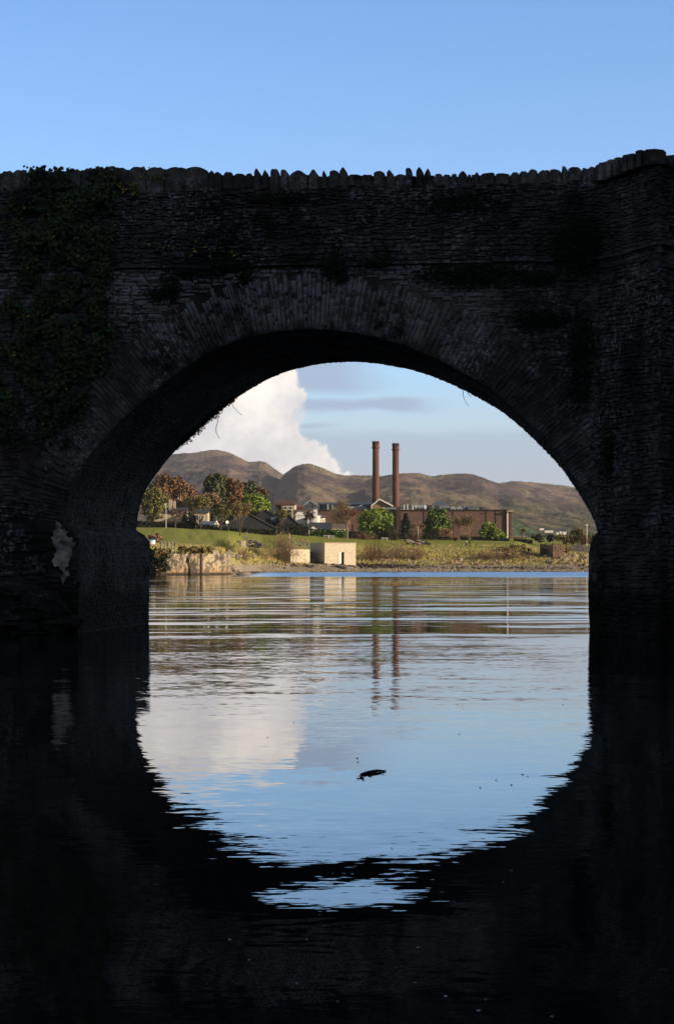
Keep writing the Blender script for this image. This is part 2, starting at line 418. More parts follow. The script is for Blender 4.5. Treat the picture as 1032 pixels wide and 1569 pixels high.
# spandrels and abutments
mb = MB()
def okf(a, b, w_, h_):
    if b > ZS - 0.05: return False
    if b > min(spL[1], spR[1]) - 0.1 and ringdist(a, b) < RING - 0.08: return False
    return not (inside(a, b) or inside(a - w_ * .45, b) or inside(a + w_ * .45, b))
rubble(mb, fpos, A0, uL + .02, -0.8, spL[1] - 0.05, okf, 0.07, 0.26, 0.2, 0.75, 0.05)
mb.build('pier_masonry', M['rubble'], bridge); mb = MB()
rubble(mb, fpos, uR - .02, A1, -0.8, spR[1] - 0.05, okf, 0.07, 0.24, 0.2, 0.7, 0.04)
mb.build('pier_masonry', M['rubble'], bridge)
mb = MB()
rubble(mb, fpos, A0, A1, min(spL[1], spR[1]) - 0.05, ZS - 0.04, okf, 0.05, 0.16, 0.14, 0.5, 0.035)
mb.build('spandrel_masonry', M['rubble_pale'], bridge)
# arch ring of thin voussoirs
mb = MB()
L = np.concatenate([[0], np.cumsum(np.hypot(np.diff(cu), np.diff(cz)))]); tot = L[-1]
def at(s): return float(np.interp(s, L, cu)), float(np.interp(s, L, cz))
def nrm(s):
    a, b = at(max(0, s - .5)), at(min(tot, s + .5)); d = (b[0] - a[0], b[1] - a[1]); l = math.hypot(*d)
    return (-d[1] / l, d[0] / l)
sgn = 1.0
nn = nrm(tot / 2)
if nn[1] < 0: sgn = -1.0
def rpos(s, r, h):
    (a, b), (n0, n1) = at(s), nrm(s); return B(a + sgn * n0 * r, b + sgn * n1 * r, -h)
s = 0.0
while s < tot - 0.05:
    ds = rnd.uniform(0.05, 0.13); e = min(s + ds, tot)
    Rr = RING + rnd.uniform(-.35, .12)
    p0 = at((s + e) / 2); n0 = nrm((s + e) / 2)
    if sgn * n0[1] > 0.05: Rr = min(Rr, (ZS - 0.06 - p0[1]) / (sgn * n0[1]))
    r = -0.02 + rnd.uniform(0, .025)
    while r < Rr - 0.1:
        ln = rnd.uniform(0.15, 0.9); r2 = min(Rr, r + ln)
        if Rr - r2 < 0.25: r2 = Rr
        stone(mb, rpos, s + .002, e - .002, r, r2 - .008, rnd.uniform(0.0, 0.03), jit=0.008)
        r = r2
    s = e
mb.build('arch_ring', M['vous'], bridge)
# vault stones: along the passage
mb = MB()
FL = np.concatenate([[0], np.cumsum(np.hypot(np.diff(fu), np.diff(fz)))]); ftot = FL[-1]
def vpos(k, s, h):
    a, b = float(np.interp(s, FL, fu)), float(np.interp(s, FL, fz))
    a2, b2 = float(np.interp(s + .12, FL, fu)), float(np.interp(s + .12, FL, fz))
    a1_, b1_ = float(np.interp(s - .12, FL, fu)), float(np.interp(s - .12, FL, fz))
    d = (a2 - a1_, b2 - b1_); l = math.hypot(*d) or 1
    return B(a + d[1] / l * h, b - d[0] / l * h, k)
s0 = 0.6
rubble(mb, vpos, 0.0, BT, s0, ftot - 0.6, lambda a, b, w_, h_: True, 0.07, 0.17, 0.25, 0.7, 0.02, warp=0.03)
mb.build('vault_masonry', M['vault'], bridge)
# string course slabs
mb = MB(); u = A0
while u < A1:
    l = rnd.uniform(0.35, 1.1); e = min(u + l, A1 + .02); k = rnd.uniform(0.07, 0.12)
    dz = rnd.uniform(-.02, .02) ; hh = rnd.uniform(.05, .08)
    z0 = ZS + dz + 0.04 * nz2(u * .5, 0, 8)
    p = [B(u + .01, z0, -k), B(e - .01, z0, -k + rnd.uniform(-.02, .02)), B(e - .01, z0, 0.03), B(u + .01, z0, 0.03)]
    mb.hexa(p + [q + Vector((0, 0, hh)) for q in p]); u = e
mb.build('string_course', M['rubble'], bridge)
# coping stones: upright slates, each traced from its own outline
cop = [(-60, -30, 262, 1), (-30, 0, 262.5, 1), (0, 20, 262, 1), (20, 42, 260.5, 1), (42, 61, 262.5, 1), (61, 80, 261, 1), (80, 102, 260, 1), (102, 124, 259, 1), (124, 148, 257.5, 1), (148, 172, 257.5, 1),
       (172, 198, 256.5, 1), (198, 224, 256, 1), (224, 252, 256.5, 1), (252, 284, 256, 1), (284, 318, 256.3, 1), (319, 328, 261, 1), (329, 340, 263.5, 1), (340, 355, 263, 1), (357, 375, 265.6, 1), (376, 387, 265, 1), (389, 399, 258.5, 2), (401, 411, 260, 2), (414, 427, 259, 1), (429, 440, 259.5, 1),
       (442, 470, 261, 3), (473, 488, 260, 3), (493, 501, 261.5, 2), (503, 519, 260.5, 1), (519, 532, 257, 2), (533, 552, 267, 1), (552, 571, 267, 1), (572, 589, 262, 1), (591, 604, 260, 2), (605, 621, 266.6, 1),
       (621, 631, 257, 1), (636, 648, 256.5, 2), (649, 659, 258, 2), (665, 677, 265.6, 1), (678, 690, 266.6, 1), (690, 699, 265.8, 1), (701, 715, 261.7, 3), (716, 722, 267, 1), (722, 733, 263, 2), (734, 757, 264.8, 1), (758, 780, 266, 1),
       (781, 794, 264, 1), (795, 808, 262, 1), (809, 823, 259, 1), (823, 841, 260.4, 1), (841, 859, 259.6, 1), (860, 868, 255, 1), (869, 889, 255, 1), (890, 899, 256.6, 1), (899, 911, 255, 1), (911, 924, 252, 1)]
def coping(pa, pb, py, shape):
    u0, z1 = fp(pa, py); u1, _ = fp(pb, py); u0 += .008; u1 -= .008
    zb = ZW - 0.02 + rnd.uniform(-.08, .03); dep = rnd.uniform(.36, .5); k0 = rnd.uniform(-.05, .04)
    wd = u1 - u0; m = MB(); n = 7
    if shape == 1: q = rnd.uniform(-.07, .07); top = [0.90 + q, .96 + q * .6, 1, 1, .985, .97 - q * .6, 0.90 - q]; top = [t_ / max(top) for t_ in top]
    elif shape == 2:
        q = rnd.uniform(.3, .7); top = [0.62 + .38 * max(0, 1 - abs(i / 6 - q) / .75) ** 0.9 for i in range(n)]; top = [t_ / max(top) for t_ in top]
    else: top = [0.72 + .28 * math.sin(math.pi * min(max(i / 6, .06), .94)) for i in range(n)]
    h = z1 - zb; lean = rnd.uniform(-.03, .03)
    fr = []; 
    for side in (0, 1):
        for i in range(n):
            uu = u0 + wd * i / 6; t_ = top[i] + (rnd.uniform(-.03, .02) if shape != 2 else 0)
            if side: t_ *= rnd.uniform(.9, 1.0)
            fr.append(B(uu + lean * (t_ - .5), zb + h * min(t_, 1.0), k0 + side * dep + (0.03 if i in (0, 6) else 0) * (1 - 2 * side)))
    bt = []
    for side in (0, 1):
        for i in range(n): bt.append(B(u0 + wd * i / 6, zb, k0 + side * dep))
    vs = fr + bt; fs = []
    for i in range(n - 1):
        fs.append((14 + i, 15 + i, 1 + i, i)); fs.append((n + i, n + i + 1, 14 + n + i + 1, 14 + n + i)); fs.append((i, i + 1, n + i + 1, n + i)); fs.append((14 + i, 14 + n + i, 14 + n + i + 1, 15 + i))
    fs.append((14, 0, n, 14 + n)); fs.append((n - 1, 14 + n - 1, 14 + 2 * n - 1, 2 * n - 1))
    m.poly(vs, fs); m.build('coping_stone', M['coping'], bridge)
for c in cop: coping(*c)
mb = MB()
cop.append((925, 935, 250, 1))
for i, c in enumerate(cop[:-1]):
    pa, pb = c[0] - .5, cop[i + 1][0] - .5; tp = 268.5 if 380 < c[0] < 665 else max(c[2], cop[i + 1][2]) + 2.5
    (u0, z1), (u1, _) = fp(pa, tp), fp(pb, tp); p = [B(u0, ZW - .01, .06), B(u1, ZW - .01, .06), B(u1, ZW - .01, .4), B(u0, ZW - .01, .4)]
    q = [v + Vector((0, 0, z1 - ZW + rnd.uniform(-.02, .02))) for v in p]; mb.hexa(p + q)
mb.build('coping_bed', M['coping'], bridge)
# back parapet coping as one ragged row
mb = MB(); u = U0
while u < U1:
    e = u + rnd.uniform(.1, .35); h = rnd.uniform(.25, .38)
    p = [B(u, ZW - .02, BT - .5), B(e - .01, ZW - .02, BT - .5), B(e - .01, ZW - .02, BT - .04), B(u, ZW - .02, BT - .04)]
    mb.hexa(p + [q + Vector((0, 0, h)) for q in p]); u = e
mb.build('rear_coping', M['coping'], bridge)
mb = MB(); u = U0
for ua, ub in ((U0, fp(-60, 262)[0]), (uC1, U1)):
    u = ua
    while u < ub:
        e = min(ub, u + rnd.uniform(.1, .35)); h = rnd.uniform(.3, .42)
        p = [B(u, ZW - .02, .0), B(e - .01, ZW - .02, 0), B(e - .01, ZW - .02, .45), B(u, ZW - .02, .45)]
        mb.hexa(p + [q + Vector((0, 0, h)) for q in p]); u = e
mb.build('outer_coping', M['coping'], bridge)
# triangular cutwater carried up to the parapet
mb = MB(); mm = MB(); ms = MB(); mc = MB()
apz = 10.70
for (ua, ka, ub, kb) in ((uC0, 0.0, uA, kA), (uA, kA, uC1, 0.0)):
    LL = math.hypot(ub - ua, kb - ka); du, dk = (ub - ua) / LL, (kb - ka) / LL
    nu, nk = dk, -du           # outward (towards camera)
    cpos = lambda a, b, h, ua=ua, ka=ka, du=du, dk=dk, nu=nu, nk=nk: B(ua + du * a + nu * h, b, ka + dk * a + nk * h)
    mm.quad(cpos(0, -2, -.03), cpos(LL, -2, -.03), cpos(LL, ZW, -.03), cpos(0, ZW, -.03))
    rubble(mb, cpos, 0, LL, -0.8, ZS - .03, lambda a, b, w_, h_: True, 0.06, 0.2, 0.18, 0.6, 0.045)
    rubble(mb, cpos, 0, LL, ZS + .07, ZW + .02, lambda a, b, w_, h_: True, 0.05, 0.14, 0.15, 0.5, 0.045)
    a = 0
    while a < LL:
        e = min(LL, a + rnd.uniform(.4, .9)); z0 = ZS + rnd.uniform(-.02, .02); k = rnd.uniform(.06, .11)
        p = [cpos(a + .01, z0, k), cpos(e - .01, z0, k), cpos(e - .01, z0, -.03), cpos(a + .01, z0, -.03)]
        ms.hexa(p + [q + Vector((0, 0, .07)) for q in p]); a = e
mm.quad(B(uC0, ZW, .03), B(uA, ZW, kA + .03), B(uC1, ZW, .03)); 
mb.build('cutwater_masonry', M['rubble'], bridge); mm.build('cutwater_core', M['mortar'], bridge); ms.build('cutwater_course', M['rubble'], bridge)
# big rough coping blocks on the cutwater
for (pa, pb, py, k) in ((916, 930, 250, -.35), (928, 941, 246.5, -.7), (939, 953, 243.5, -1.0), (951, 963, 240, -1.35), (961, 975, 238.5, -1.55), (973, 987, 233.5, -1.9), (985, 1019, 231, -2.2), (1017, 1050, 239, -1.9), (1046, 1100, 245, -1.2)):
    ua, z1 = fp(pa, py, k); ub, _ = fp(pb, py, k); m = MB()
    zb = ZW - .03; p = []
    for zz, inn in ((zb, 0), (z1 - .07, 0), (z1, .04)):
        for a, b in ((ua, k - .15), ((ua + ub) / 2, k - .2), (ub, k - .15), (ub, k + .7), ((ua + ub) / 2, k + .75), (ua, k + .7)):
            cx_ = (ua + ub) / 2; p.append(B(a + (cx_ - a) * inn * 3 + rnd.uniform(-.025, .025), zz + rnd.uniform(-.02, .02) * (zz > zb), b + rnd.uniform(-.03, .03)))
    fs = []
    for r_ in (0, 6):
        for q in range(6): fs.append((r_ + q, r_ + (q + 1) % 6, r_ + 6 + (q + 1) % 6, r_ + 6 + q))
    fs += [(12, 13, 14, 15, 16, 17), (5, 4, 3, 2, 1, 0)]
    m.poly(p, fs); m.build('coping_stone', M['coping'], bridge)
# springing ledge blocks on the left pier and footing stones at the waterline
mb = MB()
def lump(mb, c, r, seed, sub=2, flat=1.0):
    """irregular boulder"""
    n, k = (7, 10) if sub == 2 else (5, 7); vs = []; rs = random.Random(seed)
    ox = Vector((rs.uniform(0, 50), rs.uniform(0, 50), rs.uniform(0, 50)))
    for i in range(n + 1):
        th = math.pi * i / n
        for j in range(k):
            ph = 2 * math.pi * j / k; d = Vector((math.sin(th) * math.cos(ph), math.sin(th) * math.sin(ph), math.cos(th)))
            q = 1 + .45 * mn.noise(d * 1.3 + ox) + .2 * mn.noise(d * 3 + ox)
            # facet: squash towards a cube a bit
            mx = max(abs(d.x), abs(d.y), abs(d.z)); d2 = d * (0.7 + 0.3 / mx) * q
            vs.append((c[0] + d2.x * r[0], c[1] + d2.y * r[1], c[2] + d2.z * r[2] * flat))
    fs = []
    for i in range(n):
        for j in range(k): fs.append((i * k + j, (i + 1) * k + j, (i + 1) * k + (j + 1) % k, i * k + (j + 1) % k))
    mb.poly(vs, fs)
for i in range(34):
    u = rnd.uniform(-8.4, uL - .25); z = rnd.uniform(-.2, .95) * (1 if u < -6.2 else .6)
    lump(mb, B(u, z, rnd.uniform(-.25, .05) - .35 * (1 - z)), (rnd.uniform(.25, .6), rnd.uniform(.2, .35), rnd.uniform(.12, .28)), i + 50)
mb.build('footing_stones', M['rubble'], bridge); mb = MB()
for i in range(16):
    u = rnd.uniform(uR + .9, uC0 + .5); z = rnd.uniform(-.2, .5)
    lump(mb, B(u, z, rnd.uniform(-.15, .05)), (rnd.uniform(.25, .5), rnd.uniform(.15, .25), rnd.uniform(.1, .22)), i + 150)
mb.build('footing_stones', M['rubble'], bridge)
# peeling limewash on the pier corner (thin plate with an uneven outline)
op = [(84, 803), (92, 807), (101, 812), (107, 822), (112, 838), (109, 852), (104, 862), (103, 874), (100, 889), (97, 893), (94, 884), (90, 873), (83, 866), (80, 852), (84, 838), (80, 826), (82, 812)]
ol = [fp(a, b, -.06) for a, b in op]; cxo = sum(a for a, b in ol) / len(ol); czo = sum(b for a, b in ol) / len(ol)
def plate(ol, k, t, m, name):
    ol = resample(ol + [ol[0]], .04)[:-1]; ol = [(a + .12 * nz2(a * 4, b * 4, k) + .10 * nz2(a * 13, b * 13, k), b + .12 * nz2(a * 4, b * 4, k + 9) + .08 * nz2(a * 13, b * 13, k + 5)) for a, b in ol]
    tr = tessellate_polygon([[Vector((a, b, 0)) for a, b in ol]]); mb = MB(); n = len(ol)
    mb.poly([B(a, b, k) for a, b in ol], [tuple(t_) for t_ in tr])
    for i in range(n): mb.quad(B(*ol[i], k), B(*ol[(i + 1) % n], k), B(*ol[(i + 1) % n], k + t), B(*ol[i], k + t))
    return mb.build(name, m, bridge)
plate(ol, -.075, .08, M['render'], 'limewash_patch')
for q in ([(205 - 90, 885), (214 - 90, 884), (216 - 90, 892), (206 - 90, 895)], [(42, 855), (58, 852), (62, 864), (48, 868)], [(52, 868), (70, 866), (72, 874), (56, 878)]):
    plate([fp(a, b, -.06) for a, b in q], -.07, .07, M['rubble_pale'], 'limewash_patch')

# small framed gauge plate at the back corner of the left pier, on the passage side
M['frame'] = mat('painted_frame', (0.40, 0.47, 0.50), (0.30, 0.36, 0.40), 6.0, 0.6)
M['pane'] = mat('teal_plate', (0.07, 0.13, 0.17), (0.05, 0.09, 0.12), 9.0, 0.5)
a, zt = fp(219, 867, BT - .2); b_, zb = fp(231, 879, BT - .2)
g_ = thing('gauge_plate', 'small pale framed teal plate at the far corner of the left pier', 'sign', tuple(B(a, zb, BT - .2)))
m = MB(); t_ = .02
for (p, q, r_, s_) in ((a, b_, zt - t_, zt), (a, b_, zb, zb + t_), (a, a + t_, zb + t_, zt - t_), (b_ - t_, b_, zb + t_, zt - t_)):
    m.hexa([B(p, r_, BT - .24), B(q, r_, BT - .24), B(q, r_, BT - .18), B(p, r_, BT - .18), B(p, s_, BT - .24), B(q, s_, BT - .24), B(q, s_, BT - .18), B(p, s_, BT - .18)])
m.build('frame', M['frame'], g_)
m = MB(); m.hexa([B(p, z_, k) for z_ in (zb + t_, zt - t_) for p, k in ((a + t_, BT - .22), (b_ - t_, BT - .22), (b_ - t_, BT - .19), (a + t_, BT - .19))])
m.build('plate', M['pane'], g_)
m = MB(); m.hexa([B(p, z_, k) for z_ in (zb - .03, zb - .002) for p, k in ((a - .1, BT - .2), (b_, BT - .2), (b_, BT - .15), (a - .1, BT - .15))]); m.build('bracket', M['twig'], g_)

# ---------------------------------------------------------------- ivy, moss, hanging plants
def leaf5(mb, p, n, s, roll, m=0):
    """five-lobed ivy leaf"""
    n = n.normalized(); a = n.orthogonal().normalized(); b = n.cross(a)
    a, b = a * math.cos(roll) + b * math.sin(roll), -a * math.sin(roll) + b * math.cos(roll)
    pts = [(0, -.5), (.42, -.42), (.3, -.05), (.55, .2), (.2, .25), (0, .62), (-.2, .25), (-.55, .2), (-.3, -.05), (-.42, -.42)]
    vs = [p + a * x * s + b * y * s + n * (-.12 * s * abs(x)) for x, y in pts]
    mb.poly(vs, [(0, 1, 2, 8, 9), (2, 3, 4, 5, 6, 7, 8)], m)
iv = random.Random(11)
def ivydens(px, py):
    # inside the traced mat of ivy?
    l = 18 + 50 * mn.noise(Vector((py / 50, 0, 0))) - max(0, (py - 420) / 5) 
    r = 166 + 30 * mn.noise(Vector((py / 38, 5, 0))) + 12 * mn.noise(Vector((py / 9, 2, 0))) - max(0, (py - 560) / 1.3) - max(0, (330 - py) * .12)
    if py < 300: l, r = 50 + 10 * mn.noise(Vector((py / 20, 3, 0))), 172 + 20 * mn.noise(Vector((py / 12, 3, 0)))
    t = 259; bt = 672 + 22 * mn.noise(Vector((px / 30, 9, 0)))
    return l < px < r and t < py < bt
mb = MB()
cnt = 0
while cnt < 12500:
    px, py = iv.uniform(-60, 185), iv.uniform(256, 700)
    if not ivydens(px + iv.gauss(0, 9), py + iv.gauss(0, 9)): continue
    if nz2(px * .035, py * .028, 6) * .9 + nz2(px * .1, py * .08, 2) * .5 < -.18 + .25 * max(0, (90 - px) / 90) * (py > 380): continue
    u, z = fp(px, py); cl = nz2(u * 2.2, z * 2.2, 4) * .5 + nz2(u * .8, z * .8, 1) * .5
    if cl < -.22 and iv.random() < .7: continue
    bulge = .16 + .32 * max(0, cl + .15)
    k = -iv.uniform(.03, bulge + .05) 
    if z > ZW + .2: k += .1
    n = -VV * 1.0 + UV * iv.gauss(0, .45) + Vector((0, 0, iv.uniform(-.05, .9)))
    leaf5(mb, B(u, z, k), n, iv.uniform(.06, .115), iv.gauss(math.pi, .6) , 0 if iv.random() > .006 else 1); cnt += 1
# yellowish spray on the coping and course
for (px, py, rr, nn_) in ((200, 285, 12, 34), (230, 268, 16, 26), (215, 292, 14, 20), (245, 275, 8, 10), (243, 378, 10, 8), (310, 382, 18, 16), (350, 382, 18, 12)):
    for i in range(nn_):
        u, z = fp(px + iv.gauss(0, rr * .7), py + iv.gauss(0, rr * .35)); n = -VV + Vector((0, 0, iv.uniform(0, .8))) + UV * iv.gauss(0, .5)
        leaf5(mb, B(u, z, -.08 - iv.uniform(0, .08)), n, iv.uniform(.04, .08), iv.uniform(0, 6), 1 if iv.random() < .45 else 0)
ivy = thing('ivy', 'thick dark ivy climbing over the left end of the bridge', 'ivy', tuple(B(fp(100, 500)[0], .5, -.2)))
lf = mb.build('leaves', [M['ivy'], M['ivy_y']], ivy)
mb = MB()
for pl in ([(88, 372), (83, 410), (77, 445), (70, 470), (64, 500)], [(42, 445), (47, 475), (46, 510), (45, 540)], [(140, 462), (115, 485), (92, 497), (60, 510)], [(0, 436), (20, 434), (45, 415), (60, 400)], [(95, 492), (98, 530), (97, 560)], [(0, 444), (30, 443), (62, 436)], [(100, 283), (88, 292), (86, 305)], [(30, 640), (70, 660), (110, 663), (150, 655)]):
    pts = [B(*fp(a, b), -.42 - .1 * iv.random()) for a, b in pl]
    mb.tube(pts, [.012] * len(pts), 5)
mb.build('stems', M['twig'], ivy)
def tuft(px, py, w_, h_, k0, n, label, seedn):
    r_ = random.Random(seedn); mb = MB(); u0, z0 = fp(px, py)
    for i in range(n):
        a, b = r_.gauss(0, .42), r_.gauss(0, .42); u = u0 + a * w_ / 65; z = z0 - b * h_ / 65
        d = max(.02, .16 * (1 - (a * a + b * b))); kk = k0 - r_.uniform(0, d)
        n_ = -VV + UV * r_.gauss(0, .7) + Vector((0, 0, r_.gauss(.2, .6)))
        leaf5(mb, B(u, z, kk), n_, r_.uniform(.03, .07), r_.uniform(0, 6))
    o = mb.build('moss_clump', M['moss']); rebase(o, B(u0, z0 - h_ / 130, k0))
    tag(o, label, 'moss', 'moss clumps growing on the bridge face')
for i, q in enumerate([(298, 417, 48, 10, -.03, 500, 'flat moss clump below the string course nearest the ivy'),
          (360, 408, 52, 11, -.03, 600, 'flat moss clump left of the arch crown under the string course'),
          (262, 442, 18, 20, -.03, 260, 'small round moss clump low on the left spandrel'), (243, 452, 20, 12, -.03, 220, 'small moss clump beside the round one on the left spandrel'),
          (377, 425, 14, 12, -.03, 160, 'tiny moss clump just above the left arch stones'),
          (514, 413, 26, 26, -.12, 520, 'moss clump hanging from the string course over the crown'),
          (578, 404, 24, 8, -.12, 200, 'thin moss clump on the string course right of the crown'),
          (718, 420, 92, 24, -.05, 1500, 'wide dark moss mat under the string course right of the crown'),
          (884, 378, 46, 56, -.08, 1700, 'tall leafy moss clump on the parapet by the cutwater'),
          (820, 425, 44, 14, -.03, 400, 'moss clump on the right spandrel beside the wide mat'),
          (830, 490, 60, 18, -.03, 600, 'moss clump in the middle of the right spandrel'),
          (890, 545, 30, 90, -.04, 1200, 'long moss streak down the right spandrel by the cutwater'),
          (705, 310, 60, 22, -.06, 500, 'moss clump in the parapet masonry right of the crown'),
          (940, 700, 34, 60, -.5, 900, 'long moss clump low on the cutwater beside the right springing'),
          (425, 305, 70, 10, -.06, 300, 'thin moss line under the upright coping stones')]):
    tuft(*q, i + 5)
# plants hanging from the far edge of the vault
def hang(name, label, px, py, n, ln, sd_):
    r_ = random.Random(sd_); mb = MB(); u, z = fp(px, py, BT - .3); base = B(u, z, BT - .3)
    for i in range(n):
        p = base + UV * r_.gauss(0, .07) + VV * r_.uniform(-.4, .2) + Vector((0, 0, r_.uniform(-ln, .12)))
        leaf5(mb, p, Vector((r_.gauss(0, 1), r_.gauss(-.6, 1), r_.gauss(0, 1))), r_.uniform(.025, .06), r_.uniform(0, 6))
    o = mb.build(name, M['moss']); rebase(o, base); tag(o, label, 'fern', 'small plants hanging from the far edge of the vault')
hang('hanging_fern', 'longest leafy clump dangling into the sky from the left of the arch', 303, 655, 90, .20, 1)
hang('hanging_fern', 'leafy tuft under the left haunch lowest of the dangling plants', 288, 670, 80, .14, 2)
hang('hanging_fern', 'leafy tuft under the left haunch above the dangling clump', 330, 634, 70, .12, 3)
hang('hanging_fern', 'small leafy tuft nearest the crown on the left haunch', 352, 612, 50, .08, 4)
fr = random.Random(12); mb = MB()
for i in range(1500):
    q = fr.random() ** .8; a, b_ = 268 + 92 * q, float(np.interp(268 + 92 * q, [256, 266, 282, 300, 322, 348, 375], [704, 693, 678, 662, 642, 620, 601]))
    u, z = fp(a, b_, BT - .2); cl = max(0, nz2(a * .22, 1, 5)) + .25
    p = B(u, z, BT - .1 - fr.uniform(0, .5)) + Vector((fr.gauss(0, .04), 0, .04 - abs(fr.gauss(0, .10)) * cl))
    leaf5(mb, p, Vector((fr.gauss(0, 1), fr.gauss(-.6, 1), fr.gauss(0, 1))), fr.uniform(.02, .055), fr.uniform(0, 6))
o = mb.build('moss_fringe', M['moss']); rebase(o, B(*fp(300, 662, BT), BT)); tag(o, 'ragged fringe of moss and small leaves along the far left edge of the arch', 'moss', kind='stuff')
for (pl, lab) in (([(331, 638), (334, 645), (331, 655), (331, 662), (336, 672)], 'thin curly twig hanging from the left haunch against the cloud'),
                  ([(350, 617), (358, 624), (364, 631), (371, 636)], 'short straight twig slanting from the left haunch'),
                  ([(708, 594), (709, 606), (712, 614), (717, 622)], 'thin curved twig hanging from the right haunch'),
                  ([(713, 596), (717, 603), (721, 609)], 'very short twig hanging at the right haunch')):
    mb = MB(); pts = [B(*fp(a, b, BT - .3), BT - .3) for a, b in pl]; pts[0] = pts[0] + Vector((0, 0, .15)); mb.tube(pts, .008, 4)
    o = mb.build('hanging_twig', M['twig']); rebase(o, pts[0]); tag(o, lab, 'twig', 'bare twigs hanging under the arch')
# ---------------------------------------------------------------- water
m = bpy.data.materials.new('river_water'); m.use_nodes = True; t = NT(m.node_tree)
b = t.n['Principled BSDF']; b.inputs['Base Color'].default_value = (0.006, 0.009, 0.009, 1); b.inputs['IOR'].default_value = 1.5
b.inputs['Specular IOR Level'].default_value = 0.5
g = t.new('ShaderNodeNewGeometry'); pos = g.outputs['Position']; px_, py_, _ = t.sep(pos)
def slope(scale, ax, ay, detail=2.0, st=(1, 1, 1), off=(0, 0, 0)):
    c = t.noise(t.mapping(pos, st, off), scale, detail, 0.5, 0.0, True); r_, g_, _b = t.sep(c)
    return t.math('MULTIPLY', t.math('SUBTRACT', r_, .5), ax), t.math('MULTIPLY', t.math('SUBTRACT', g_, .5), ay)
near = t.math('SUBTRACT', 1.0, t.ss(py_, 20.0, 60.0))
patch = t.ss(t.noise(t.mapping(pos, (.35, 1.3, 1), (3, 1, 0)), .16, 3.0, .6), .42, .62)
s1 = slope(9.5, 0.060, 0.046, 2.5, (.7, 1.3, 1))
s2 = slope(1.6, 0.050, 0.032, 2.0, (.6, 1.2, 1))
s3 = slope(0.30, 0.005, 0.032, 2.0, (.30, 1.25, 1))
mid = t.math('MULTIPLY', t.ss(py_, 18, 26), t.math('SUBTRACT', 1.0, t.ss(py_, 38, 60)))
f1 = t.math('ADD', t.math('MULTIPLY', t.lin(patch, 0, 1, .35, 1.0), t.lin(near, 0, 1, .55, 1.0)), t.math('MULTIPLY', mid, .45))
f3 = t.lin(near, 0, 1, .9, .35)
nx_ = t.math('ADD', t.math('MULTIPLY', s1[0], f1), t.math('ADD', s2[0], s3[0]))
ny_ = t.math('ADD', t.math('MULTIPLY', s1[1], f1), t.math('ADD', t.math('MULTIPLY', s2[1], f1), t.math('MULTIPLY', s3[1], f3)))
# cat's-paws: long streaks of ruffled water farther out, and the ruffled band before the far shore
edge = t.math('ADD', py_, t.math('MULTIPLY', t.math('SUBTRACT', t.noise(t.mapping(pos, (.02, .06, 1)), 1.0, 3.0), .5), 70.0))
windy = t.ss(edge, 268.0, 292.0)
strk = t.ss(t.noise(t.mapping(pos, (.17, .60, 1), (7, 3, 0)), .55, 4.0, .65), .48, .62)
strk = t.math('MULTIPLY', strk, t.math('MULTIPLY', t.ss(py_, 34.0, 60.0), t.math('SUBTRACT', 1.0, t.ss(py_, 230, 300))))
leftbank = t.math('SUBTRACT', 1.0, t.ss(t.math('DIVIDE', px_, py_), -.05, -.02))
windy = t.math('MULTIPLY', windy, t.lin(leftbank, 0, 1, 1.0, .35))
# one low swell under the arch crown's reflection
wy = t.math('ADD', py_, t.math('MULTIPLY', t.math('SUBTRACT', t.noise(t.mapping(pos, (1, 1.6, 1)), 1.7, 4.0, .65), .5), 1.3))
sw = t.math('SINE', t.math('MULTIPLY', t.math('SUBTRACT', 10.8, wy), 3.1))
swm = t.math('MULTIPLY', t.math('MULTIPLY', t.ss(wy, 9.2, 9.7), t.math('SUBTRACT', 1.0, t.ss(wy, 11.4, 12.0))), t.math('SUBTRACT', 1.0, t.ss(t.math('ABSOLUTE', px_), .15, .95)))
ny_ = t.math('ADD', ny_, t.math('MULTIPLY', t.math('MULTIPLY', sw, swm), .0095))
s5 = slope(16.0, 0.0, 0.026, 3.0, (.45, 1.5, 1), (4, 4, 0)); ny_ = t.math('ADD', ny_, t.math('MULTIPLY', s5[1], t.math('SUBTRACT', 1.0, t.ss(py_, 11.5, 16.0))))
ny_ = t.math('SUBTRACT', ny_, t.math('ADD', t.math('MULTIPLY', windy, .075), t.math('MULTIPLY', strk, .024)))
nn_ = t.new('ShaderNodeVectorMath', operation='NORMALIZE'); t.put(nn_.inputs[0], t.comb(nx_, ny_, 1.0))
t.l.new(nn_.outputs[0], b.inputs['Normal'])
ro = t.math('ADD', t.math('ADD', 0.012, t.math('MULTIPLY', windy, .16)), t.math('MULTIPLY', strk, .05))
t.put(b.inputs['Roughness'], ro)
M['water'] = m
mb = MB(); mb.quad((-900, -90, 0), (900, -90, 0), (900, 640, 0), (-900, 640, 0))
o = mb.build('river_water', m); o['kind'] = 'structure'; o['label'] = 'calm dark river water with fine ripples'

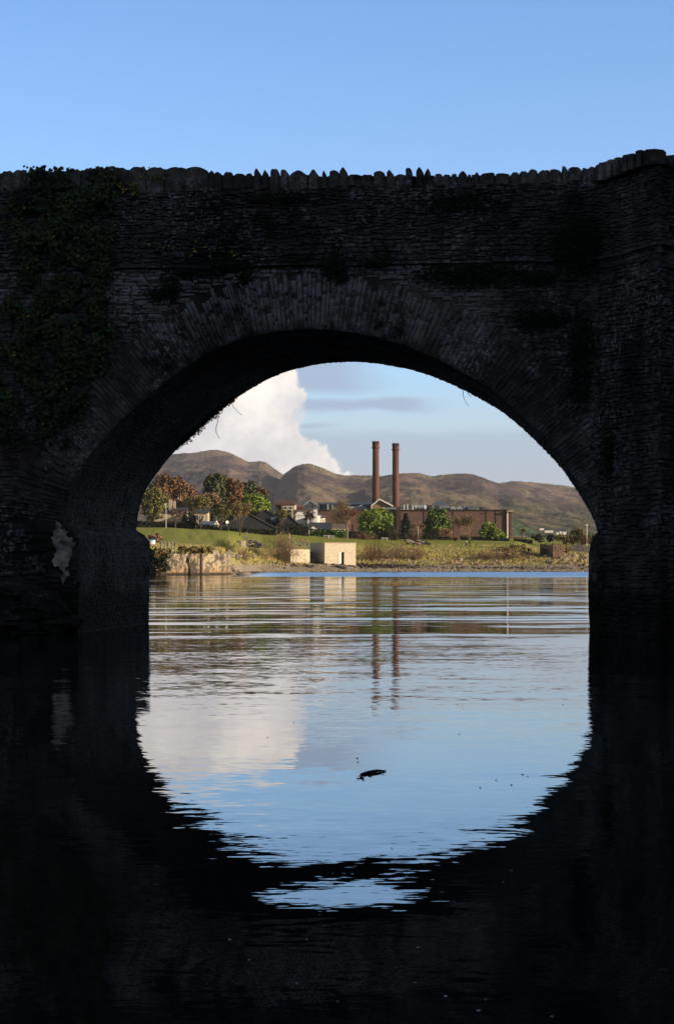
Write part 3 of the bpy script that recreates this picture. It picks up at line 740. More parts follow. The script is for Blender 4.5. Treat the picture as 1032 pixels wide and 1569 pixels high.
# ---------------------------------------------------------------- land beyond the water
COL = {
 -1500: [(295, -1.5), (306, -1), (311, 3), (340, 3.6), (400, 6), (520, 10.7), (600, 11.5)],
 200: [(295, -1.5), (305, -1), (312.6, -.8), (313, Z(850, 313)), (340, Z(846, 340)), (365, Z(838, 365)), (400, Z(829, 400)), (520, Z(808, 520)), (600, 12)],
 262: [(295, -1.5), (305, -1), (312.6, -.8), (313, Z(850, 313)), (340, Z(847, 340)), (365, Z(840, 365)), (400, Z(830, 400)), (520, Z(808.5, 520)), (600, 12)],
 340: [(295, -1.5), (310, -1), (330.6, -.8), (331, Z(849, 331)), (345, Z(847, 345)), (375, Z(840, 375)), (420, Z(831, 420)), (530, Z(813, 530)), (600, 12)],
 350: [(310, -1.5), (322, -1), (336, -.3), (343, 1.2), (352, Z(851, 352)), (375, Z(845, 375)), (420, Z(834, 420)), (530, Z(814, 530)), (600, 12)],
 368: [(320, -1.5), (360, -1), (395, -.15), (410, .9), (425, Z(862, 425)), (445, Z(852, 445)), (470, Z(838, 470)), (535, Z(816, 535)), (600, 12)],
 400: [(330, -1.5), (400, -1), (437, -.05), (452, 1.0), (462, Z(862, 462)), (478, Z(850, 478)), (500, Z(836, 500)), (540, Z(818, 540)), (600, 11.5)],
 445: [(330, -1.5), (430, -1), (452, -.05), (470, 1.15), (478, Z(864, 478)), (488, Z(856, 488)), (500, Z(833, 500)), (545, Z(819, 545)), (600, 11)],
 500: [(330, -1.5), (440, -1), (462, -.05), (478, 1.5), (484, Z(864, 484)), (494, Z(850, 494)), (504, Z(833, 504)), (550, Z(823, 550)), (600, 10)],
 560: [(330, -1.5), (450, -1), (470, -.05), (484, 1.2), (490, Z(862, 490)), (502, Z(850, 502)), (518, Z(834, 518)), (555, Z(825, 555)), (600, 9.5)],
 700: [(330, -1.5), (455, -1), (474, -.05), (488, 1.2), (494, Z(862, 494)), (506, Z(850, 506)), (522, Z(838, 522)), (560, Z(826, 560)), (600, 9.2)],
 790: [(330, -1.5), (455, -1), (475, -.05), (489, 1.2), (495, Z(862, 495)), (508, Z(848, 508)), (522, Z(834, 522)), (560, Z(829, 560)), (600, 9)],
 815: [(330, -1.5), (455, -1), (475, -.05), (489, 1.2), (495, Z(862, 495)), (508, Z(852, 508)), (520, Z(841, 520)), (560, Z(834, 560)), (600, 8.5)],
 870: [(330, -1.5), (455, -1), (475, -.05), (489, 1.3), (495, Z(862, 495)), (508, Z(854, 508)), (520, Z(848, 520)), (560, Z(840, 560)), (600, 8.5)],
 910: [(330, -1.5), (455, -1), (475, -.05), (489, 1.3), (495, Z(862, 495)), (508, Z(855, 508)), (520, Z(850, 520)), (560, Z(842, 560)), (600, 8.5)],
 2600: [(330, -1.5), (455, -1), (475, -.05), (489, 1.3), (495, 2.2), (508, 3.5), (520, 4.2), (560, 5.6), (600, 8.5)],
}
ck = sorted(COL)
for k in ck: COL[k] = [(60, -2.5), (290, -2.4)] + COL[k][0:] + [(900, 13), (1400, 16), (2200, 26), (4200, 40)]
def gz(px, Y):
    px = min(max(px, ck[0]), ck[-1])
    i = max(j for j in range(len(ck)) if ck[j] <= px); j = min(i + 1, len(ck) - 1)
    f = 0 if i == j else (px - ck[i]) / (ck[j] - ck[i])
    def one(c): return float(np.interp(Y, [q[0] for q in COL[c]], [q[1] for q in COL[c]]))
    # blend the profiles along matched breakpoints
    A, Bc = COL[ck[i]], COL[ck[j]]
    if len(A) == len(Bc):
        ys = [a[0] + (b_[0] - a[0]) * f for a, b_ in zip(A, Bc)]; zs = [a[1] + (b_[1] - a[1]) * f for a, b_ in zip(A, Bc)]
        return float(np.interp(Y, ys, zs))
    return one(ck[i]) * (1 - f) + one(ck[j]) * f
for k in ck:
    while len(COL[k]) < 15:     # pad so all profiles match
        c = COL[k]; gaps = [(c[i + 1][0] - c[i][0], i) for i in range(2, len(c) - 5)]; _, i = max(gaps)
        c.insert(i + 1, ((c[i][0] + c[i + 1][0]) / 2, (c[i][1] + c[i + 1][1]) / 2))
def gxy(x, Y): return gz(CX + x / Y * F, Y)
pxs = list(np.linspace(-1500, 150, 30)) + list(np.arange(160, 950, 3.0)) + list(np.linspace(960, 2600, 40))
rowN = 15; sub = [1, 1, 2, 2, 3, 5, 5, 6, 7, 8, 6, 3, 3, 4]
def colpts(px):
    i = max(j for j in range(len(ck)) if ck[j] <= px); j = min(i + 1, len(ck) - 1); f = 0 if i == j else (px - ck[i]) / (ck[j] - ck[i])
    A, Bc = COL[ck[i]], COL[ck[j]]; out = []
    P_ = [(a[0] + (b_[0] - a[0]) * f, a[1] + (b_[1] - a[1]) * f) for a, b_ in zip(A, Bc)]
    for q in range(rowN - 1):
        for k in range(sub[q]):
            h = k / sub[q]; out.append((P_[q][0] + (P_[q + 1][0] - P_[q][0]) * h, P_[q][1] + (P_[q + 1][1] - P_[q][1]) * h))
    out.append(P_[-1]); return out
vs = []; nr = None
for px in pxs:
    cp_ = colpts(px); nr = len(cp_)
    for (Y, z_) in cp_:
        x_ = X(px, Y); rough_ = 0.25 if 440 < Y < 515 and z_ > 0 else .05
        z2 = z_ + rough_ * mn.noise(Vector((x_ * .35, Y * .35, 0))) + rough_ * .5 * mn.noise(Vector((x_ * 1.1, Y * 1.1, 4)))
        vs.append((x_, Y, z2))
fs = []
for i in range(len(pxs) - 1):
    for j in range(nr - 1): fs.append((i * nr + j, (i + 1) * nr + j, (i + 1) * nr + j + 1, i * nr + j + 1))
# ground material: shingle, rough bank, lawn; by height above the water and distance inland
m = bpy.data.materials.new('shore_ground'); m.use_nodes = True; t = NT(m.node_tree)
b = t.n['Principled BSDF']; b.inputs['Roughness'].default_value = .95; b.inputs['Specular IOR Level'].default_value = .1
g = t.new('ShaderNodeNewGeometry'); pos = g.outputs['Position']; gx, gy, gzz = t.sep(pos)
n1 = t.noise(pos, .45, 5, .65); n2 = t.noise(pos, 2.2, 5, .7); n3 = t.noise(pos, .12, 4, .6)
shing = t.mix(t.ss(n2, .35, .65), (.13, .10, .075), (.36, .30, .23)); shing = t.mix(t.ss(gzz, .45, .05), shing, (.035, .03, .025))
roughg = t.mix(t.ss(n1, .35, .6), (.32, .26, .10), (.20, .20, .06)); roughg = t.mix(t.ss(n3, .5, .66), roughg, (.16, .10, .05))
lawn = t.mix(t.ss(n3, .3, .7), (.19, .21, .036), (.225, .235, .045)); lawn = t.mix(t.math('MULTIPLY', t.ss(n2, .4, .7), .35), lawn, (.16, .155, .05))
wob = t.math('MULTIPLY', t.math('SUBTRACT', n1, .5), 1.2)
col = t.mix(t.ss(t.math('ADD', gzz, wob), 1.2, 1.9), shing, roughg)
col = t.mix(t.ss(t.math('ADD', gzz, t.math('MULTIPLY', wob, .8)), 5.3, 6.0), col, lawn)
t.put(b.inputs['Base Color'], col)
bn = t.new('ShaderNodeBump'); bn.inputs['Distance'].default_value = .25; t.put(bn.inputs['Height'], n2); t.l.new(bn.outputs[0], b.inputs['Normal'])
M['ground'] = m
mb = MB(); mb.poly(vs, fs); o = mb.build('ground', m, smooth=True); o['kind'] = 'structure'; o['label'] = 'far shore with shingle, rough bank and green lawn'

# unseen banks beside and behind the camera, added to shade the bridge
m_bank = mat('shade_bank_grass', (.04, .055, .02), (.06, .06, .03), .5, .95, bump=.1)
def bank(name, x0, x1, y0, y1, hf, nx=28, ny=40):
    vs = []; fs = []
    for i in range(nx + 1):
        for j in range(ny + 1):
            x_ = x0 + (x1 - x0) * i / nx; y_ = y0 + (y1 - y0) * j / ny
            vs.append((x_, y_, hf(x_, y_) + .8 * mn.noise(Vector((x_ * .08, y_ * .08, 1)))))
    for i in range(nx):
        for j in range(ny): fs.append((i * (ny + 1) + j, (i + 1) * (ny + 1) + j, (i + 1) * (ny + 1) + j + 1, i * (ny + 1) + j + 1))
    mb = MB(); mb.poly(vs, fs); o = mb.build(name, m_bank, smooth=True); o['kind'] = 'structure'; return o
def sst(v, a, b_): q = min(max((v - a) / (b_ - a), 0), 1); return q * q * (3 - 2 * q)
BH = 26.0
o = bank('unseen_shade_bank', -120, 130, -110, 110, lambda x_, y_: -2.5 + max(
    44 * sst(x_, 17, 52) * (1 - sst(y_, 62, 100)), BH * sst(-x_, 19, 50) * (1 - sst(y_, 30, 60)) + 4 * sst(-x_, 15, 20) * (1 - sst(y_, 70, 105)), BH * sst(-y_, 14, 45)), 80, 80)
o['label'] = 'unseen grassy bank added beside and behind the viewpoint to shade the bridge'

# ---------------------------------------------------------------- hills
m = bpy.data.materials.new('heather_hill'); m.use_nodes = True; t = NT(m.node_tree)
b = t.n['Principled BSDF']; b.inputs['Roughness'].default_value = 1; b.inputs['Specular IOR Level'].default_value = 0
g = t.new('ShaderNodeNewGeometry'); pos = g.outputs['Position']; hx, hy, hz = t.sep(pos)
ps = t.mapping(pos, (.001, .00012, .0014))
n1 = t.noise(ps, 5.0, 8, .66, .8); n2 = t.noise(ps, 22, 6, .7); n3 = t.noise(ps, 60, 4, .7); n4 = t.noise(t.mapping(pos, (.001, .00025, .002), (3, 1, 4)), 5.0, 5, .62, 1.0)
col = t.mix(t.ss(n1, .44, .56), (.072, .052, .062), (.215, .155, .120))
lowm = t.math('SUBTRACT', 1.0, t.ss(t.math('ADD', hz, t.math('MULTIPLY', t.math('SUBTRACT', n4, .5), 180)), 60, 130))
grs = t.mix(t.ss(n2, .4, .6), (.135, .14, .065), (.27, .205, .135))
col = t.mix(t.math('MULTIPLY', t.math('MAXIMUM', t.math('MULTIPLY', lowm, .8), t.ss(n4, .52, .62)), .85), col, grs)
col = t.mix(t.math('MULTIPLY', t.ss(n2, .52, .64), .65), col, (.035, .038, .028))
col = t.mix(t.math('MULTIPLY', t.ss(n3, .66, .74), .6), col, (.34, .31, .28))
at_ = t.new('ShaderNodeAttribute', attribute_name='field'); fa = at_.outputs['Fac']
col = t.mix(t.ss(fa, .4, .6), col, t.mix(t.ss(n2, .3, .7), (.10, .16, .075), (.13, .185, .085)))
col = t.mix(t.math('MULTIPLY', t.ss(fa, .15, .3), t.math('SUBTRACT', 1.0, t.ss(fa, .4, .6))), col, (.03, .038, .03))
at2 = t.new('ShaderNodeAttribute', attribute_name='scrub')
col = t.mix(t.math('MULTIPLY', at2.outputs['Fac'], t.ss(n3, .42, .55)), col, (.025, .033, .022))
t.put(b.inputs['Base Color'], col); M['hill'] = m
bn = t.new('ShaderNodeBump'); bn.inputs['Distance'].default_value = 30.0; t.put(bn.inputs['Height'], t.noise(t.mapping(pos, (.001, .0004, .001)), 16, 9, .7)); t.l.new(bn.outputs[0], b.inputs['Normal'])
def hill(name, label, ridge, Yr, Yf, noise_amp, seed, n=420, rows=110, bow=1.0, zf=14.0, field=False, wallline=None):
    pr = [r_[0] for r_ in ridge]; yr = [r_[1] for r_ in ridge]
    dens = np.concatenate([np.linspace(pr[0], 190, 30)[:-1] if pr[0] < 190 else [], np.arange(max(pr[0], 190), min(pr[-1], 960), 1.5), np.linspace(960, pr[-1], 40)[1:] if pr[-1] > 960 else []]); pxa = dens; n = len(pxa); vs = []; fld = []; scr = []
    for i, px in enumerate(pxa):
        py = float(np.interp(px, pr, yr)); jag = .9 * mn.noise(Vector((px * .09, seed, 0))) + .6 * mn.noise(Vector((px * .35, seed, 3)))
        Yc = Yr(px) if callable(Yr) else Yr
        zr = Z(py, Yc)
        for j in range(rows + 8):
            q = j / rows
            if q <= 1:
                Y = Yf + (Yc - Yf) * q; h = zf + (zr - zf) * (q ** bow)
                x_ = X(px, Y); e = math.sin(math.pi * min(q, 1)) 
                w1 = Vector((x_ * .0026 + .3 * Y * .001, Y * .0010, seed)); a_ = 0
                a_ = .6 + 1.0 * mn.noise(w1 * 1.2) + .45 * mn.noise(w1 * 3.1) + .28 * mn.noise(w1 * 7) + .16 * mn.noise(w1 * 17) + .08 * mn.noise(w1 * 40)
                h += noise_amp * (a_ - .75) * e ** 1.0 * (0.35 + .65 * q) + jag * Yc / F * q ** 14
                h += 1.5 * mn.noise(Vector((x_ * .03, Y * .03, seed)))
            else:
                Y = Yc + (q - 1) * 9000; h = zr - (q - 1) * 2200 - 3; x_ = X(px, Yc) * Y / Yc
            vs.append((x_, Y, h))
            pyy = HZ - (h - CAMZ) / Y * F
            # the green field and the dark hedge above it, fixed in the land
            d = 0
            if field:
                top_ = np.interp(px, [740, 775, 790, 808, 826, 834], [778, 789, 797, 806, 816, 828]); dd = pyy - top_
                d = 1.0 if dd > 1.2 else (.3 if dd > -1.6 else 0)
                if px > 836: d = 0
            fld.append(d)
            s_ = max(0.0, min(1.0, (pyy - 772 - 14 * mn.noise(Vector((px * .03, pyy * .1, 5)))) / 18)) * .55
            if field and px > 790: s_ = max(s_, min(1, (pyy - 795) / 12) * .8)
            if wallline:
                lx = np.interp(pyy, [q_[1] for q_ in wallline], [q_[0] for q_ in wallline])
                if wallline[0][1] < pyy < wallline[-1][1] and abs(px - lx) < 1.3: s_ = 1; fld[-1] = .35
            scr.append(s_)
    R = rows + 8; fs = []
    for i in range(n - 1):
        for j in range(R - 1): fs.append((i * R + j, (i + 1) * R + j, (i + 1) * R + j + 1, i * R + j + 1))
    mb = MB(); mb.poly(vs, fs); o = mb.build(name, M['hill'], smooth=True); o['kind'] = 'structure'; o['label'] = label
    for nm, arr in (('field', fld), ('scrub', scr)):
        at3 = o.data.attributes.new(nm, 'FLOAT', 'POINT'); at3.data.foreach_set('value', arr)
    return o
hill('hills', 'brown heather hill on the left with a rounded top', [(-1500, 760), (-600, 730), (0, 735), (150, 722), (215, 708), (240, 700), (262, 697), (280, 694.5), (300, 693), (318, 690), (333, 689.5), (350, 693), (366, 700), (378, 706), (388, 707.5), (398, 706), (408, 709), (418, 716), (428, 722.5), (436, 728), (450, 742), (470, 765), (500, 790), (560, 815)],
     5200, 2300, 34, 1.3, 420, 120, 1.15)
hill('hills', 'dark heather ridge in the centre behind the chimneys', [(396, 800), (410, 770), (424, 740), (434, 727), (441, 722), (447, 717.5), (455, 713), (466, 710.5), (477, 711), (490, 715), (503, 720), (515, 725.5), (530, 728.5), (550, 727.5), (575, 729), (610, 732), (660, 742), (720, 765), (780, 800)],
     4300, 2000, 28, 5.7, 380, 110, 1.1)
hill('hills', 'long brown hill on the right sloping down to a green field', [(560, 737), (585, 730), (600, 727), (614, 725.5), (628, 724.6), (645, 725.5), (658, 729), (668, 729), (690, 725.8), (705, 725.2), (722, 726.5), (738, 731), (755, 738), (763, 740.5), (775, 738.5), (790, 737), (812, 738.5), (840, 741.5), (862, 744), (880, 746.5), (905, 751), (960, 760), (1100, 775), (1500, 770), (2200, 785), (3000, 800)],
     lambda px: 4000 if px < 740 else 4000 + min((px - 740) * 10, 900), 1700, 30, 9.1, 560, 120, 1.12, field=True, wallline=[(868, 775), (866, 782), (861, 790), (858, 796), (862, 801)])
# ---------------------------------------------------------------- materials for the far shore
M['leaf_green'] = mat('bright_leaves', (.19, .25, .028), (.10, .17, .020), .5, .7, island=.45)
M['leaf_mid'] = mat('mid_leaves', (.10, .155, .026), (.06, .11, .02), .5, .7, island=.45)
M['leaf_pine'] = mat('pine_needles', (.070, .080, .026), (.045, .060, .022), .3, .8, island=.4, c3=(.10, .045, .016))
M['leaf_rust'] = mat('rusty_needles', (.20, .098, .042), (.12, .07, .032), .35, .8, island=.4, c3=(.07, .068, .026))
M['leaf_olive'] = mat('olive_leaves', (.19, .165, .05), (.125, .115, .038), .4, .8, island=.4)
M['leaf_dark'] = mat('dark_leaves', (.018, .024, .012), (.028, .032, .014), .4, .8, island=.4)
M['leaf_conifer'] = mat('conifer_needles', (.030, .045, .020), (.022, .032, .016), .4, .8, island=.35)
M['leaf_tan'] = mat('tan_leaves', (.26, .15, .09), (.17, .10, .055), .6, .8, island=.35)
M['leaf_gold'] = mat('dry_golden_leaves', (.22, .15, .05), (.12, .10, .035), .6, .8, island=.4)
M['reed'] = mat('willow_stems', (.20, .20, .07), (.13, .15, .045), .5, .8, island=.4)
M['bark'] = mat('bark', (.09, .07, .05), (.06, .045, .035), 2)
M['bark_pale'] = mat('pale_bark', (.24, .18, .12), (.15, .11, .08), 2)
M['twig_brown'] = mat('brown_twigs', (.24, .14, .085), (.16, .095, .06), 1.0, island=.3)
M['twig_tan'] = mat('tan_twigs', (.38, .27, .16), (.25, .18, .11), 1.0, island=.3)
M['twig_pink'] = mat('pinkish_twigs', (.20, .12, .11), (.13, .09, .08), 1.0, island=.3)
M['twig_olive'] = mat('olive_twigs', (.13, .11, .05), (.09, .075, .035), 1.0, island=.3)
M['grass'] = mat('rough_grass', (.42, .34, .12), (.24, .24, .07), .35, .9, island=.35, c3=(.38, .25, .13))
M['brick'] = mat('factory_brick', (.135, .078, .062), (.105, .064, .054), .35, .9, stretch=(1, 1, 2.5))
M['brick_dark'] = mat('dark_brick', (.05, .035, .032), (.035, .027, .026), .6)
M['brick_red'] = mat('orange_brick', (.14, .055, .035), (.10, .045, .03), .8)
M['chimney'] = mat('chimney_brick', (.125, .052, .038), (.088, .040, .031), .35, .85, stretch=(1, 1, .3), bump=.05, bscale=2)
M['white'] = mat('white_render', (.82, .79, .73), (.72, .69, .64), 1.0, .7)
M['cream'] = mat('cream_render', (.46, .38, .28), (.36, .30, .22), .8)
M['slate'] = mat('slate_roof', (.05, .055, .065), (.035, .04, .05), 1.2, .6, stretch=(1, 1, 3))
M['slate_lit_tone'] = mat('slate_painted_lit', (.15, .12, .095), (.11, .095, .08), 1.2, .7)  # paler copy of the slate, sunlight painted into its colour
M['navy'] = mat('dark_cladding', (.022, .025, .032), (.030, .032, .038), .6, .7)
M['tile'] = mat('red_tile', (.20, .08, .05), (.14, .06, .045), 1.0)
M['bluegrey'] = mat('blue_grey_metal', (.10, .13, .17), (.075, .10, .135), .7, .5)
M['palemetal'] = mat('pale_metal', (.45, .48, .50), (.30, .33, .36), 1.0, .45)
M['glass'] = mat('dark_glass', (.03, .04, .05), (.02, .03, .04), 1.0, .1, spec=.6)
M['hutstone'] = mat('cut_stone', (.66, .57, .42), (.50, .43, .31), 1.6, .85, stretch=(1, 1, 2.6), bump=.05, bscale=3)
M['quay'] = mat('old_quay_stone', (.42, .33, .20), (.15, .12, .085), 1.7, .9, bump=.12, bscale=2.2, c3=(.06, .05, .04), stretch=(1, 1, .55))
def quay_mat():
    m = bpy.data.materials.new('old_quay_stone'); m.use_nodes = True; t = NT(m.node_tree); b = t.n['Principled BSDF']; b.inputs['Roughness'].default_value = .9; b.inputs['Specular IOR Level'].default_value = .2
    g = t.new('ShaderNodeNewGeometry'); pos = g.outputs['Position']; zz = t.sep(pos)[2]
    n1 = t.noise(t.mapping(pos, (1, .3, .8)), 1.5, 7, .68, .5); n2 = t.noise(t.mapping(pos, (1, .3, .3), (3, 0, 0)), .8, 6, .65); n3 = t.noise(pos, 3.0, 5, .6)
    c = t.mix(t.ss(n3, .3, .7), (.42, .34, .22), (.25, .20, .135))
    c = t.mix(t.math('MULTIPLY', t.math('SUBTRACT', 1.0, t.ss(t.math('ADD', zz, t.math('MULTIPLY', n1, 2)), 1.2, 2.6)), .6), c, (.30, .16, .075))
    c = t.mix(t.math('MULTIPLY', t.ss(n1, .49, .55), .85), c, (.075, .062, .045))
    c = t.mix(t.math('MULTIPLY', t.ss(n2, .50, .60), .8), c, (.05, .043, .034))
    c = t.mix(t.math('SUBTRACT', 1.0, t.ss(t.math('ADD', zz, t.math('MULTIPLY', n1, 1.0)), .7, 1.1)), c, (.035, .028, .02))
    t.put(b.inputs['Base Color'], c); bn = t.new('ShaderNodeBump'); bn.inputs['Distance'].default_value = .3; t.put(bn.inputs['Height'], n1); t.l.new(bn.outputs[0], b.inputs['Normal']); return m
M['quay'] = quay_mat()
M['rock'] = mat('shore_rock', (.30, .25, .18), (.17, .14, .105), .9, .9, island=.35, bump=.1)
M['rock_rust'] = mat('rust_rock', (.26, .19, .12), (.15, .11, .075), .7, .9, island=.35, bump=.1)
M['rock_grey'] = mat('grey_rubble', (.16, .15, .14), (.10, .095, .09), .9, .9, island=.35, bump=.1)
M['weed'] = mat('dark_seaweed', (.045, .03, .02), (.025, .018, .012), 1.0, .8, island=.3)
M['sandstone'] = mat('tan_sandstone', (.30, .20, .12), (.20, .13, .08), .9, .9, bump=.08)
M['post'] = mat('painted_post', (.22, .21, .19), (.15, .14, .13), 3, .5)
M['steel'] = mat('galvanised_steel', (.35, .36, .36), (.25, .26, .27), 3, .4)
M['skin'] = mat('skin', (.42, .25, .18)); M['red'] = mat('orange_red_cloth', (.55, .10, .05)); M['pink'] = mat('pink_cloth', (.55, .30, .28))
M['blueW'] = mat('pale_blue_cloth', (.50, .58, .72)); M['denim'] = mat('dark_trousers', (.035, .045, .075)); M['black'] = mat('black_cloth', (.02, .02, .024)); M['hairb'] = mat('brown_hair', (.05, .03, .02))
M['blue'] = mat('faded_blue_paint', (.10, .22, .42), (.16, .30, .50), 2.0, .5)
R = random.Random(21)

# ---------------------------------------------------------------- plant builders
def leafclump(mb, p, s, r_, up=0.0, out=None):
    n = Vector((r_.gauss(0, 1), r_.gauss(0, 1), r_.gauss(up, 1)))
    if out is not None: n = n * .6 + out.normalized() * 1.0
    n.normalize(); a = n.orthogonal().normalized(); b_ = n.cross(a); ph = r_.uniform(0, 6.28)
    k = 5; vs = []
    for i in range(k):
        t_ = ph + 6.283 * i / k; q = s * r_.uniform(.55, 1.1)
        vs.append(p + a * math.cos(t_) * q + b_ * math.sin(t_) * q)
    mb.poly(vs, [tuple(range(k))])
def crown_mesh(blobs, n, s, r_, hollow=.5, up=.2):
    """leaf clumps spread through a set of ellipsoids, with sub-clumps so that light and dark masses form"""
    mb = MB(); vol = [bx[3] * bx[4] * bx[5] for bx in blobs]; tv = sum(vol)
    for bx, v_ in zip(blobs, vol):
        nb = max(8, int(n * v_ / tv)); c = Vector(bx[:3]); rr = Vector(bx[3:6])
        ns = max(5, int(nb / 42)); subs = []
        for i in range(ns):
            d = Vector((r_.gauss(0, 1), r_.gauss(0, 1), r_.gauss(0, 1))).normalized(); q = r_.uniform(hollow, .93)
            subs.append((c + Vector((d.x * rr.x, d.y * rr.y, d.z * rr.z)) * q, r_.uniform(.22, .40)))
        for i in range(nb):
            if r_.random() < .82:
                sc, sr = r_.choice(subs); d = Vector((r_.gauss(0, 1), r_.gauss(0, 1), r_.gauss(0, 1))).normalized() * r_.uniform(.55, 1)
                p = sc + Vector((d.x * rr.x, d.y * rr.y, d.z * rr.z)) * sr; o_ = d
            else:
                d = Vector((r_.gauss(0, 1), r_.gauss(0, 1), r_.gauss(0, 1))).normalized() * r_.uniform(.3, 1.08)
                p = c + Vector((d.x * rr.x, d.y * rr.y, d.z * rr.z)); o_ = d
            leafclump(mb, p, s * r_.uniform(.6, 1.25), r_, up, o_)
    return mb
def branches(mb, p, d, ln, rad, depth, r_, spread=.5, upb=.15, nch=3, minr=.035, twl=1.0):
    q = p + d * ln * .5 + Vector((r_.gauss(0, .05), r_.gauss(0, .05), 0)) * ln; e = p + d * ln
    mb.tube([p, q, e], [rad, rad * .82, rad * .66], 5 if depth > 2 else 3, cap=False)
    if depth <= 0: return
    for i in range(nch if depth > 1 else nch + 1):
        nd = (d + Vector((r_.gauss(0, spread), r_.gauss(0, spread), r_.gauss(upb, spread * .6)))).normalized()
        branches(mb, e if i < 2 else q, nd, ln * r_.uniform(.62, .86), max(rad * .62, minr), depth - 1, r_, spread, upb, nch, minr)
def height_fit(mb, top, base, wid=None, cx=None):
    zs = [v[2] for v in mb.v]; mz = max(zs); k = (top - base) / (mz - base)
    xs = [v[0] for v in mb.v]; w_ = max(xs) - min(xs); m_ = cx if cx is not None else (max(xs) + min(xs)) / 2
    kx = k if wid is None else wid / w_
    y0 = sum(v[1] for v in mb.v) / len(mb.v)
    mb.v = [(m_ + (x - m_) * kx, y0 + (y - y0) * kx, base + (z - base) * k) for x, y, z in mb.v]
FULL = 1.14
def leafy_tree(px0, px1, pyt, pyb, Y, leafm, label, n=1500, s=.42, trunk=True, blobs=None, name='leafy_tree', group=None, barkm='bark', crown_bottom=None, hollow=.5, tb=None, cat='tree'):
    r_ = random.Random(int(px0 * 7 + pyt)); k = Y / F
    pxc = (px0 + px1) / 2; base = P(pxc, tb if tb else pyb, Y); base.z = min(base.z, gz(pxc, Y)) if not tb else base.z
    base.z = gz(pxc, Y) - .1
    th = thing(name, label, cat, base, group)
    cb = crown_bottom if crown_bottom else pyb - (pyb - pyt) * .22
    if blobs is None:
        W_, H_ = (px1 - px0) / 2, (cb - pyt) / 2; cx_, cy_ = pxc, (pyt + cb) / 2
        blobs = [(cx_, cy_, W_ * .82, H_ * .86)]
        for i in range(5):
            a_ = r_.uniform(0, 6.28); blobs.append((cx_ + math.cos(a_) * W_ * .52, cy_ + math.sin(a_) * H_ * .5, W_ * .42, H_ * .42))
    bl = []
    for (bx, by, w_, h_) in blobs:
        c = P(bx, by, Y + r_.uniform(-.3, .3) * w_ * k); bl.append((c.x, c.y, c.z, w_ * k * FULL, max(w_, h_) * k * .85, h_ * k * (FULL if by > pyt + h_ * 1.2 else 1.0)))
    crown_mesh(bl, int(n * 2.1), s * .76, r_, hollow).build('crown', M[leafm], th)
    mb = MB(); topz = bl[0][2] + bl[0][5] * .3; h0 = topz - base.z
    mb.tube([base, base + Vector((.1, 0, h0 * .5)), Vector((base.x, Y, topz))], [max(.16, h0 * .035), h0 * .026, .06], 6)
    for i in range(7):
        b_ = r_.choice(bl); z0 = base.z + h0 * r_.uniform(.3, .75); mb.tube([Vector((base.x, Y, z0)), Vector((b_[0], b_[1], b_[2])) + Vector((r_.gauss(0, .5), r_.gauss(0, .5), 0)) * b_[3]], [.12, .04], 4)
    mb.build('trunk', M[barkm], th)
    return th
def bare_tree(px0, px1, pyt, Y, twm, label, depth=5, barkm='bark', leaves=None, nl=0, s=.22, spread=.45, nch=3, name='bare_tree', group=None, trunkpx=None, stem=.28, minr=.018, rad=.2, multi=1):
    r_ = random.Random(int(px0 * 13 + pyt)); k = Y / F; pxc = trunkpx if trunkpx else (px0 + px1) / 2
    base = Vector((X(pxc, Y), Y, gz(pxc, Y) - .1)); th = thing(name, label, 'tree', base, group)
    H = Z(pyt, Y) - base.z; mb = MB(); tw = MB()
    if multi == 1:
        e = base + Vector((r_.gauss(0, .1), 0, H * stem)); mb.tube([base, base.lerp(e, .5) + Vector((.08, 0, 0)), e], [rad, rad * .85, rad * .75], 6, cap=False); starts = [e] * 4
    else: starts = [base] * (multi + 2)
    for i, e in enumerate(starts):
        d = Vector((r_.gauss(0, spread), r_.gauss(0, spread), 1)).normalized(); 
        d = Vector((math.cos(i * 2.4) * spread * 1.2, math.sin(i * 2.4) * spread, 1)).normalized()
        q = e + d * H * .22; mb.tube([e, q], [rad * .6, rad * .4], 5, cap=False)
        branches(tw, q, d, H * .2, rad * .38, depth, r_, spread, .12, nch, minr)
    for m_ in (tw,):
        height_fit(m_, Z(pyt, Y), base.z + H * .1, (px1 - px0) * k, X((px0 + px1) / 2, Y))
    if leaves:
        for i in range(nl):
            v_ = r_.choice(tw.v); leafclump(lfm := MB(), Vector(v_), s, r_) if False else None
        lm_ = MB()
        for i in range(nl): leafclump(lm_, Vector(r_.choice(tw.v)) + Vector((r_.gauss(0, .2), r_.gauss(0, .2), r_.gauss(0, .2))), s * r_.uniform(.6, 1.2), r_)
        lm_.build('crown', M[leaves], th)
    tw.build('branches', M[twm], th); mb.build('trunk', M[barkm], th)
    return th
def shrub(px0, px1, pyt, pyb, Y, leafm, label, n=500, s=.25, name='shrub', blobs=None, group=None, cat='shrub'):
    r_ = random.Random(int(px0 * 3 + pyb)); k = Y / F; pxc = (px0 + px1) / 2
    if blobs is None: blobs = [(pxc, (pyt + pyb) / 2, (px1 - px0) / 2 * .85, (pyb - pyt) / 2 * .9)] + [(r_.uniform(px0 + 2, px1 - 2), r_.uniform(pyt + (pyb - pyt) * .3, pyb), (px1 - px0) * .22, (pyb - pyt) * .25) for _ in range(4)]
    bl = [(X(a, Y), Y, Z(b_, Y), w_ * k, max(w_, h_) * k * .7, h_ * k) for a, b_, w_, h_ in blobs]
    mb = crown_mesh(bl, n, s, r_, .4)
    o = mb.build(name, M[leafm]); rebase(o, (X(pxc, Y), Y, Z(pyb, Y))); tag(o, label, cat, group); return o
